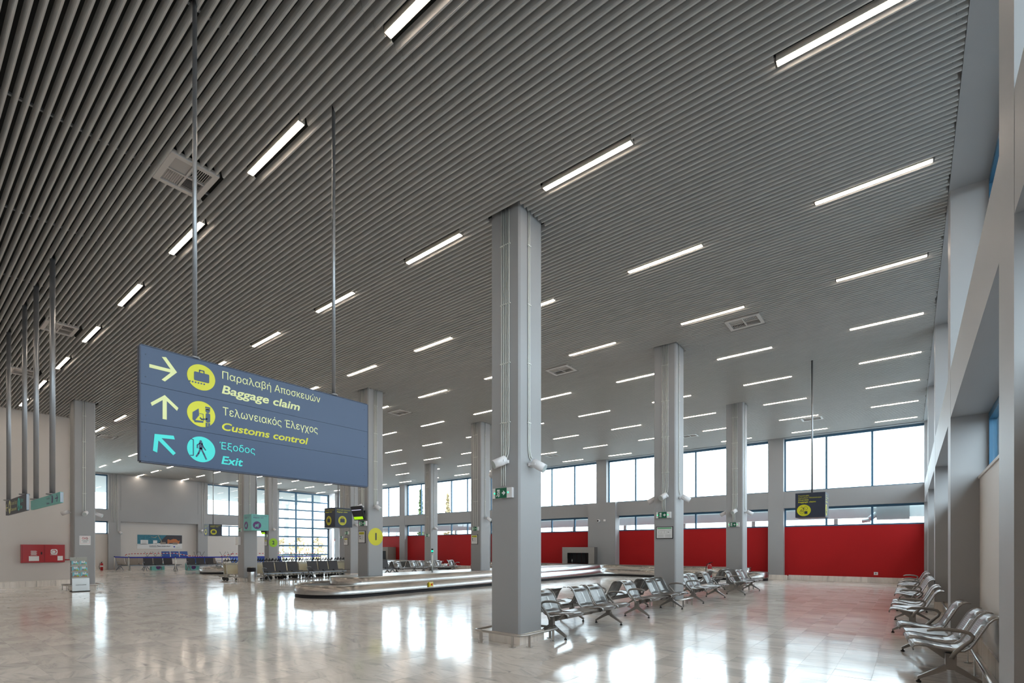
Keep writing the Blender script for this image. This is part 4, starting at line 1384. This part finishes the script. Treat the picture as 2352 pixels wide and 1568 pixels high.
def cube_sign(x0, y0, z0, z1, w_, body, m, label, lines, picto, pm=None, side='same'):
    """hanging cube; front face -y at y0, right face +x at x0+w_"""
    t = thing('cube_sign', label, 'sign', (x0 + w_ / 2, y0 + w_ / 2, z0))
    MB().box(x0, x0 + w_, y0, y0 + w_, z0, z1).build('sign_body', body, t)
    rod(t, x0 + w_ / 2, y0 + w_ / 2, z1, .025)
    h = z1 - z0
    for fx in (0, 1):
        if fx == 0: org, X, N_ = (x0, y0 - .001, z0), X_, NF
        else: org, X, N_ = (x0 + w_ + .001, y0, z0), YD, NX
        P = lambda a, b, e=.002: tuple(Vector(org) + Vector(X) * (a * w_) + Vector((0, 0, 1)) * (b * h) + Vector(N_) * e)
        for (s_, b, hh, ww, shr, bd) in lines:
            text(s_, m, t, P(.10, b), X, N_, hh * h, ww * w_, shr, bd)
        mb = MB(); flat(mb, [(a * w_, b * h) for a, b in circ(picto[1], picto[2], picto[3], 32)], org, X, U_, N_)
        mb.build('pictogram_disc', pm or m, t)
        mb = MB(); o2 = P(0, 0, .003)
        a, b, r = picto[1], picto[2], picto[3]
        if picto[0] == 'case':
            polys = [rect(a - .55 * r, a + .55 * r, b - .38 * r, b + .38 * r)] + stroke([(a - .22 * r, b + .38 * r), (a - .22 * r, b + .58 * r), (a + .22 * r, b + .58 * r), (a + .22 * r, b + .38 * r)], .12 * r) + [rect(a - .75 * r, a + .6 * r, b - .56 * r, b - .50 * r)]
        elif picto[0] == 'cart':
            polys = stroke([(a + .45 * r, b + .55 * r), (a + .3 * r, b - .3 * r), (a - .55 * r, b - .3 * r)], .1 * r) + [rect(a - .45 * r, a - .05 * r, b - .22 * r, b + .2 * r), rect(a + .0 * r, a + .25 * r, b - .22 * r, b + .4 * r), circ(a - .45 * r, b - .45 * r, .1 * r, 10), circ(a + .25 * r, b - .45 * r, .1 * r, 10)]
        else:
            polys = [rect(a + .08 * r, a + .52 * r, b - .62 * r, b - .16 * r)]
            for cx_, cz_ in ((a - .3 * r, b - .3 * r), (a + .25 * r, b + .35 * r)):
                c_ = circ(cx_, cz_, .28 * r, 16); polys += stroke(c_ + [c_[0]], .045 * r)
            polys += stroke([(a - .3 * r, b - .3 * r), (a - .05 * r, b + .0 * r), (a - .05 * r, b + .38 * r), (a - .45 * r, b + .05 * r), (a - .3 * r, b - .3 * r)], .05 * r) + stroke([(a - .05 * r, b + .38 * r), (a + .25 * r, b + .35 * r)], .05 * r) + stroke([(a - .05 * r, b + .38 * r), (a - .3 * r, b + .62 * r), (a - .42 * r, b + .5 * r)], .05 * r)
        for p in polys: flat(mb, [(u * w_, v * h) for u, v in p], o2, X, U_, N_)
        mb.build('pictogram', body, t)
    return t


cube_sign(-2.70, 17.15, 2.53, 3.26, .77, 'dark_sign', 'yellow_print', 'navy hanging cube for oversize baggage claim near the right wall',
          [('Παραλαβή', .86, .055, .36, 0, .0), ('Ογκωδών Αποσκευών', .775, .055, .78, 0, 0), ('Oversize', .69, .058, .35, 0, .02), ('baggage claim', .605, .058, .59, 0, .02)], ('bike', .29, .29, .235))
cube_sign(-19.47, 11.75, 2.50, 3.31, .81, 'dark_sign', 'yellow_print', 'navy hanging cube for baggage claim left of the monitor',
          [('Παραλαβή Αποσκευών', .86, .06, .8, 0, 0), ('Baggage claim', .76, .06, .62, .15, .018)], ('case', .42, .34, .24))
cube_sign(-24.6, 10.87 - .18, 2.45, 3.20, .79, 'teal_sign', 'purple_print', 'teal hanging cube for baggage carts by the litter bin column',
          [('Καρότσια αποσκευών', .87, .06, .8, 0, 0), ('Baggage cart', .77, .06, .6, .15, .018)], ('cart', .32, .32, .24))
cube_sign(-36.92, 13.5, 2.45, 3.22, .80, 'dark_sign', 'yellow_print', 'small far hanging cube for baggage claim beside the poster wall',
          [('Παραλαβή Αποσκευών', .86, .06, .8, 0, 0), ('Baggage claim', .76, .06, .62, .15, .018)], ('case', .35, .34, .24))

# ------------------------------------------------------------------ near left wall: hose cabinet and pipe
t = thing('hose_cabinet', 'red double fire hose cabinet on the left wall', 'fire cabinet', (XL, 4.3, 1.02))
MB().box(XL, XL + .16, 3.62, 4.98, 1.02, 1.77).build('body', 'cabinet_red', t)
d1 = sub(MB().box(XL + .16, XL + .185, 3.66, 4.30, 1.05, 1.74).build('door', 'cabinet_red', t), t)
d2 = sub(MB().box(XL + .16, XL + .185, 4.34, 4.95, 1.05, 1.74).build('door', 'cabinet_red', t), t)
MB().box(XL + .186, XL + .205, 4.215, 4.255, 1.36, 1.46).build('handle', 'black_plastic', d1)
XC = XL + .1865
MB().box(XC, XC + .002, 3.85, 4.16, 1.09, 1.29).build('notice_label', 'white_print', d1)
MB().box(XC, XC + .002, 4.74, 4.91, 1.10, 1.29).build('notice_label', 'white_print', d2)
mb = MB()
for k in range(8):
    flat(mb, rect(3.90 + .01 * (k % 3), 4.10 - .012 * ((k * 2) % 3), 1.325 + k * .025, 1.337 + k * .025), (XC, 0, 0), YD, U_, NX)
mb.build('print_lines', 'white_print', d1)
mb = MB(); ring = rounded([(4.52, 1.36), (4.74, 1.36), (4.74, 1.58), (4.52, 1.58)], .06, 5)
flat(mb, ring, (XC, 0, 0), YD, U_, NX); mb.build('hose_symbol', 'white_print', d2)
mb = MB(); flat(mb, circ(4.63, 1.47, .08, 24), (XC + .003, 0, 0), YD, U_, NX); mb.build('hose_symbol_disc', 'cabinet_red', d2)
mb = MB(); flat(mb, circ(4.62, 1.465, .06, 24), (XC + .006, 0, 0), YD, U_, NX); flat(mb, rect(4.51, 4.74, 1.33, 1.345), (XC, 0, 0), YD, U_, NX); mb.build('hose_symbol_core', 'white_print', d2)
t = thing('fire_pipe', 'thin red pipe running up the wall beside the brochure column', 'pipe', (XL + .06, 5.2, 1.12))
MB().tube([(XL + .06, 4.985, 1.12), (XL + .06, 5.17, 1.12), (XL + .06, 5.2, 1.16), (XL + .06, 5.2, CEIL + .1)], .022, 10).build('pipe', 'cabinet_red', t)
mb = MB()
for z_ in (1.5, 2.6, 3.9, 5.2, 6.5): mb.box(XL, XL + .06, 5.17, 5.23, z_ - .01, z_ + .01)
mb.build('pipe_clip', 'cabinet_red', t)

# no smoking notice on the brochure column (right face)
x1, y0 = COLS[9][0], COLS[9][1]
t = thing('no_smoking_notice', 'white no smoking notice with two red rings on column', 'notice', (x1, y0 + .33, 2.0))
MB().box(x1, x1 + .006, y0 + .16, y0 + .50, 1.74, 2.10).build('panel', 'white_print', t)
oo = (x1 + .007, y0, 0)
mb = MB()
for a0, a1, b0, b1 in ((.19, .47, 2.07, 2.074), (.19, .47, 1.80, 1.804), (.19, .194, 1.80, 2.07), (.466, .47, 1.80, 2.07)): flat(mb, rect(a0, a1, b0, b1), oo, YD, U_, NX)
for cc in (.28, .38):
    c_ = circ(cc, 2.0, .038, 20)
    for q in stroke(c_ + [c_[0]], .012): flat(mb, q, oo, YD, U_, NX)
    for q in stroke([(cc - .027, 2.027), (cc + .027, 1.973)], .01): flat(mb, q, oo, YD, U_, NX)
mb.build('red_rings', 'red_print', t)
text('NO SMOKING', 'black_print', t, (x1 + .009, y0 + .33, 1.905), YD, NX, .03, .2, align='C', bold=.01)
mb = MB()
for k, wd in enumerate((.14, .10, .15)): flat(mb, rect(.33 - wd / 2, .33 + wd / 2, 1.88 - k * .02, 1.888 - k * .02), oo, YD, U_, NX)
mb.build('text_lines', 'grey_print', t)

# brochure stand in front of it
bx, by = -24.25, 4.42
t = thing('brochure_stand', 'tiered brochure stand with silver lower panel before the left column', 'brochure stand', (bx, by + .25, 0))
MB().box(bx - .30, bx + .12, by, by + .52, .002, .03).build('base', 'black_plastic', t)
MB().prism([(bx + .06, .03), (bx + .075, .03), (bx + .055, .50), (bx + .04, .50)], by + .01, by + .51, 'y').build('front_panel', 'brushed_steel', t)
text('GRECIAN', 'black_print', t, (bx + .072, by + .11, .235), YD, NX, .04, .30)
MB().prism([(bx + .04, .50), (bx + .05, .50), (bx - .24, 1.28), (bx - .25, 1.28)], by + .03, by + .49, 'y').build('back_board', 'plastic_clear_grey', t)
MB().box(bx - .245, bx - .23, by + .0, by + .50, 1.13, 1.28).build('header_board', 'plastic_clear_grey', t)
mb = MB()
oh = (bx - .2295, by, 0)
for q in stroke([(.12, 1.19), (.16, 1.24), (.20, 1.255), (.22, 1.22), (.26, 1.255)], .008): flat(mb, q, oh, YD, U_, NX)
mb.build('header_logo', 'black_print', t)
text('Aegean', 'black_print', t, (bx - .227, by + .23, 1.185), YD, NX, .03, .17, .25)
for r_ in range(3):
    xx = bx + .02 - r_ * .085; zz = .50 + r_ * .21
    MB().box(xx - .03, xx + .035, by + .0, by + .50, zz, zz + .012).box(xx + .03, xx + .035, by, by + .50, zz, zz + .05).build('tray', 'plastic_clear_grey', t)
for r_ in range(3):
    for cc in range(2):
        xx = bx + .028 - r_ * .085; zz = .515 + r_ * .21; ya = by + .03 + cc * .235
        b_ = thing('brochure', 'light blue brochure, %s column of the %s tier of the stand' % (('left', 'right')[cc], ('bottom', 'middle', 'top')[r_]), 'brochure', (xx, ya + .1, zz), 0, 'blue brochures in the tiered stand')
        MB().box(xx - .02, xx, ya, ya + .205, zz, zz + .205).build('booklet', 'brochure_blue', b_)
        mb = MB(); o3 = (xx + .0005, ya, zz)
        flat(mb, rect(.05, .155, .135, .20), o3, YD, U_, NX); mb.build('title_box', 'white_print', b_)
        mb = MB(); flat(mb, rect(.01, .19, .04, .065), o3, YD, U_, NX); flat(mb, circ(.185, .19, .017, 10), o3, YD, U_, NX); mb.build('orange_print', 'orange_print', b_)
        mb = MB(); flat(mb, [(.11, .065), (.19, .065), (.145, .115)], o3, YD, U_, NX); mb.build('green_print', 'lime_print', b_)
        mb = MB(); flat(mb, circ(.08, .085, .04, 14, .03), o3, YD, U_, NX); mb.build('grey_print', 'grey_print', b_)
        mb = MB(); flat(mb, rect(.06, .09, .01, .035), o3, YD, U_, NX); mb.build('red_print', 'red_print', b_)
        MB().box(xx + .001, xx + .0025, ya + .085, ya + .12, zz + .175, zz + .19).build('emblem', 'black_print', b_)

# ------------------------------------------------------------------ poster in the recess
PX = XW - .448
t = thing('poster', 'wide seaside poster with orange chair in the wall recess', 'poster', (PX, 14, 1.9))
def py(u): return u
ya, yb, za, zb = 12.72, 15.85, 1.60, 2.72
MB().box(PX, PX + .012, ya, yb, za, zb).build('board', 'white_print', t)
PO = (PX + .013, ya, za); Wp, Hp = yb - ya, zb - za


def pp(polys, m, nm, e=0.0):
    mb = MB()
    for p in polys: flat(mb, [(a * Wp, b * Hp) for a, b in p], (PO[0] + e, PO[1], PO[2]), YD, U_, NX)
    mb.build(nm, m, t)


pp([rect(.003, .997, .34, .995)], 'sea_print', 'sea_picture')
pp([[(.45, .36), (.55, .70), (.64, .98), (.997, .98), (.997, .36)]], 'rock_print', 'rock_picture', .003)
pp([[(.66, .36), (.66, .68), (.70, .68), (.71, .62), (.80, .72), (.86, .70), (.91, .57), (.95, .62), (.92, .34), (.88, .34), (.88, .42), (.70, .42), (.70, .36)]], 'orange_print', 'chair_picture', .006)
pp([[(.003, .34), (.25, .33), (.45, .40), (.70, .34), (.997, .38), (.997, .30), (.003, .30)], rect(.07, .23, .20, .62), rect(.34, .43, .34, .60)], 'white_print', 'table_picture', .008)
pp([rect(.50, .62, .33, .48), rect(.78, .89, .31, .45)], 'brown_pad', 'glass_picture', .010)
pp([rect(.095, .20, .55 - k * .05, .56 - k * .05) for k in range(6)] + [rect(.26, .70, .115, .125), rect(.26, .45, .085, .095), rect(.86, .96, .12, .13), rect(.86, .94, .08, .09)], 'grey_print', 'print_lines', .010)
pp([rect(.795, .835, .10, .18)], 'belt_blue', 'flag_emblem', .010)
pp(stroke([(.45, .97), (.53, .50)], .012) + stroke([(.30, .85), (.38, .80), (.42, .88)], .02), 'leaf_brown', 'twig_picture', .010)
text('Απόδειξη, Please: receipt please!', 'navy_print', t, (PX + .025, ya + .255 * Wp, za + .15 * Hp), YD, NX, .10, .47 * Wp, .2, .012)

# ------------------------------------------------------------------ belt barriers, tape
def stanchion(x, y, label, to=None, z=.98):
    t = thing('belt_barrier', label, 'barrier', (x, y, 0), 0, 'belt barrier posts')
    MB().lathe([(.16, .002), (.16, .012), (.05, .03)], (x, y, 0), 18).build('base', 'steel', t)
    MB().cyl((x, y, .02), (x, y, z), .03, 12).build('post', 'cart_metal', t)
    MB().cyl((x, y, z), (x, y, z + .06), .036, 12).build('belt_head', 'black_plastic', t)
    if to: MB().bar((x, y, z + .0), (to[0], to[1], to[2] if len(to) > 2 else z), .004, .085).build('belt', 'belt_blue', t)


ST = [(-46.6, 10.95), (-43.1, 10.95), (-40.9, 13.1), (-39.2, 15.9), (-38.4, 19.6), (-39.0, 23.2)]
names_ = ['leftmost belt barrier post by the wall', 'barrier post with blue belt left of the black benches', 'barrier post between the two far black benches', 'barrier post behind the rounded end of second carousel',
          'barrier post hidden between the litter bin and number 2 columns', 'barrier post before the glazed corner']
for k, (x, y) in enumerate(ST):
    stanchion(x, y, names_[k], ST[k + 1] if k + 1 < len(ST) else None)
stanchion(-30.0, 27.2, 'left post of the short barrier before the red wall', (-29.1, 27.0), 1.02)
stanchion(-29.1, 27.0, 'right post of the short barrier before the red wall', None, 1.02)
# red and white warning tape
tp = [(-46.7, 11.3, .35), (-46.0, 11.5, 1.15), (-45.5, 11.7, 1.22), (-44.3, 12.6, 1.24), (-43.2, 13.8, 1.26), (-42.6, 14.6, 1.05), (-40.2, 15.6, .95), (-39.4, 16.3, 1.22), (-38.7, 19.5, 1.24), (-38.6, 22.5, 1.22)]
t = thing('warning_tape', 'red and white striped warning tape strung above the blue belts', 'tape', tp[0])
for (a, b) in zip(tp[:-1], tp[1:]):
    a, b = Vector(a), Vector(b); n = max(1, int((b - a).length / .11))
    for par, m_ in ((0, 'red_print'), (1, 'white_print')):
        mb = MB()
        for k in range(par, n, 2): mb.bar(a + (b - a) * k / n, a + (b - a) * (k + 1) / n, .003, .05)
        if mb.v: tag(mb.build('red_stripe' if par == 0 else 'white_stripe', m_, t))
# teal cube signs put away on the floor
for (x, y, lab) in ((-44.3, 12.9, 'teal sign cube on the floor behind the left black bench'), (-42.4, 14.6, 'teal sign cube with purple disc on the floor under a black bench')):
    t = thing('stored_sign', lab, 'sign', (x, y, 0))
    MB().box(x - .25, x + .25, y - .3, y + .5, .002, .50).build('sign_body', 'teal_sign', t)
    mb = MB(); flat(mb, circ(.4, .2, .15, 24), (x + .251, y - .3, .0), YD, U_, NX); mb.build('pictogram_disc', 'purple_print', t)
# security camera and sockets
t = thing('security_camera', 'small white dome camera on the boxed grey shaft', 'camera', (-15.6, YN - .25, 3.38))
MB().cyl((-15.6, YN - .25, 3.38), (-15.6, YN - .37, 3.38), .09, 16).build('body', 'white_plastic', t)
MB().cyl((-15.6, YN - .37, 3.38), (-15.6, YN - .41, 3.37), .05, 14).build('lens', 'black_plastic', t)
MB().box(-15.25, -15.13, YN - .30, YN - .25, 3.34, 3.46).build('junction_box', 'white_plastic', t)
t = thing('wall_socket', 'white socket low on the red wall at right', 'socket', (-1.25, YG - .03, .43))
MB().box(-1.33, -1.17, YG - .045, YG - .03, .36, .50).build('plate', 'white_plastic', t)
MB().box(-1.28, -1.22, YG - .048, YG - .045, .40, .46).build('outlet', 'grey_print', t)
# conduits and spotlights of the far left wall
t = thing('wall_conduit', 'white conduits down the poster wall left pilaster', 'conduit', (XW, 11.2, 3.4))
for k in range(4): MB().cyl((XW + .02, 11.0 + k * .12, 3.6 if k < 3 else 2.95), (XW + .02, 11.0 + k * .12, CEIL), .014, 8).build('conduit', 'white_pipe', t)
t = thing('wall_conduit', 'white conduits down the poster wall right pilaster', 'conduit', (XW, 17.3, 3.2))
for k in range(2): MB().cyl((XW + .02, 17.2 + k * .18, 2.9), (XW + .02, 17.2 + k * .18, CEIL), .014, 8).build('conduit', 'white_pipe', t)
spot((XW + .003, 11.5, 2.85), (1, 0, 0), (.6, .3, -.7), 'white spotlight on the pilaster left of the poster')
spot((XW + .003, 17.15, 3.15), (1, 0, 0), (.6, -.6, -.4), 'white spotlight on the pilaster right of the poster')

# ------------------------------------------------------------------ outside
g = struct('ground', MB().box(-140, 1.5, -90, 160, -.33, -.31), 'concrete_out')
struct('ground_strip', MB().box(1.5, 120, -90, 160, -.33, -.31), 'shaded_ground_out')
t = thing('roof_eave', 'concrete roof eave outside the right wall windows', 'eave', (2.2, 12, 7.4))
MB().box(1.42, 3.2, -8, 31.5, 7.35, 7.75).build('slab', 'building_out', t)
# canopy left of the glazed corner
t = thing('entrance_canopy', 'pale flat canopy outside the left windows', 'canopy', (-52, 15, 7.3))
MB().box(-64.4, XW - .45, 2, 34.0, 7.32, 7.6).build('roof_slab', 'canopy_white', t)
for k in range(6):
    MB().box(-64.2, -63.8, 5 + k * 5.6, 5.4 + k * 5.6, -.31, 7.32).build('post', 'canopy_white', t)
# apron canopy along the far windows
t = thing('apron_canopy', 'grey ribbed canopy outside the low far windows', 'canopy', (-15, 32, 3.4))
MB().box(-46, 2.0, 30.6, 31.1, 3.15, 3.62).build('fascia', 'canopy_grey', t)
MB().box(-46, 2.0, 31.1, 36.5, 3.62, 3.75).build('roof_slab', 'canopy_grey', t)
for k in range(11): MB().box(-45 + k * 4.6, -44.8 + k * 4.6, 35.9, 36.1, -.31, 3.62).build('post', 'canopy_white', t)
mb = MB()
for k in range(110): mb.box(-45.8 + k * .43, -45.55 + k * .43, 31.1, 36.4, 3.56, 3.62)
tag(mb.build('rib', 'canopy_white', t), kind='stuff')
t = thing('outdoor_unit', 'grey ventilation box outside the low window nearest the right wall', 'ventilation unit', (-.6, 31, 3.0))
MB().box(-1.25, .0, 29.7, 30.6, 3.0, 3.7).build('case', 'canopy_grey', t)
MB().cyl((-1.55, 30.1, 3.05), (-1.25, 30.1, 3.3), .12, 14).cyl((-1.5, 30.1, 3.0), (-1.85, 30.1, 2.95), .09, 12).build('duct', 'canopy_grey', t)
t = thing('outdoor_stair', 'thin steel stair rail outside the window beside the near column', 'stair', (-24, 37.3, -.31))
MB().bar((-24.8, 37.3, -.31), (-24.8, 37.3, 6.5), .06, .06).bar((-23.0, 37.3, -.31), (-23.0, 37.3, 4.6), .06, .06).bar((-24.7, 37.3, 6.5), (-23.0, 37.3, 5.7), .04, .04).bar((-23.0, 37.3, 5.7), (-23.0, 37.3, 4.5), .04, .04).bar((-25.2, 37.3, 5.3), (-23.0, 37.3, 4.55), .3, .08).build('handrail', 'grey_metal', t)


def bush(x, y, h, r, m, label, n=420, cone=False):
    t = thing('tree', label, 'tree', (x, y, -.31), 0, 'trees outside the windows')
    MB().tube([(x, y, -.31), (x + .05, y, h * .5)], [.12, .05], 8).build('trunk', 'bark', t)
    mb = MB(); rnd = random.Random(int(x * 10))
    for k in range(n):
        v = rnd.random(); a = rnd.uniform(0, 6.283); rad = r * math.sqrt(rnd.random()) * ((1 - v) if cone else math.sin(math.pi * min(1, .15 + .85 * v)))
        c = Vector((x + rad * math.cos(a), y + rad * math.sin(a), .1 + v * h))
        rot = Matrix.Rotation(rnd.uniform(0, 6), 3, 'Z') @ Matrix.Rotation(rnd.uniform(0, 6), 3, 'X'); s_ = rnd.uniform(.08, .22)
        n0 = len(mb.v)
        for q in ((-s_, -s_, 0), (s_, -s_ * .6, 0), (s_ * .8, s_, 0), (-s_ * .6, s_ * .8, .05)): mb.v.append(tuple(c + rot @ Vector(q)))
        mb.face((n0, n0 + 1, n0 + 2, n0 + 3))
    tag(mb.build('foliage', m, t), kind='stuff')


for x, y, h, r, lab in ((-68, 31.0, 2.6, 1.6, 'brown bare shrub outside the left pane of the glazed corner'), (-70, 36.0, 3.0, 2.2, 'brown shrub outside the middle panes of the glazed corner'), (-69, 40.5, 3.0, 1.8, 'brown shrub outside the right pane of the glazed corner'), (-76, 41.5, 3.4, 2.2, 'tall brown shrub behind the others outside the glazed corner')):
    bush(x, y, h, r, 'leaf_brown', lab)
bush(-45.5, 40, 8.5, .9, 'leaf_green', 'slim dark cypress outside the upper far window, left', 700, True)
bush(-43.0, 42, 8.0, 1.1, 'leaf_brown', 'brownish conifer outside the upper far window', 700, True)
t = thing('apron_building', 'low pale building across the apron outside', 'building', (-25, 60, -.31))
MB().box(-60, -12, 60, 66, -.31, 3.4).build('wall', 'building_out', t)
MB().box(-60.3, -11.7, 59.7, 66.3, 3.4, 3.6).build('roof', 'canopy_grey', t)
for k in range(9): MB().box(-57 + k * 5, -54.5 + k * 5, 59.93, 60, 1.0, 2.4).build('window', 'sea_glass', t)

# daylight entry helpers for the sampler (portals): one per glazed strip
for a0, a1, ml in bays:
    portal(((a0 + a1) / 2, YG + .12, 5.9), a1 - a0, 2.7, (R(-90), 0, 0))
    portal(((a0 + a1) / 2, YG + .12, 3.2), a1 - a0, .95, (R(-90), 0, 0))
for y_ in (1.66, 7.8, 13.95, 20.1, 26.2, -3.5):
    portal((XG + .09, y_, 5.85), 5.5, 2.75, (R(90), 0, R(90)))
portal((XW - .42, 26.6, 3.65), 5.3, 7.2, (R(90), 0, R(-90)))
portal((XW - .42, 20.4, 5.85), 5.5, 2.6, (R(90), 0, R(-90)))
portal((XW - .42, 8.1, 5.85), 5.4, 2.6, (R(90), 0, R(-90)))

# tidy the working properties
for o in COL.objects:
    for k in ('_world', '_sub'):
        if k in o: del o[k]
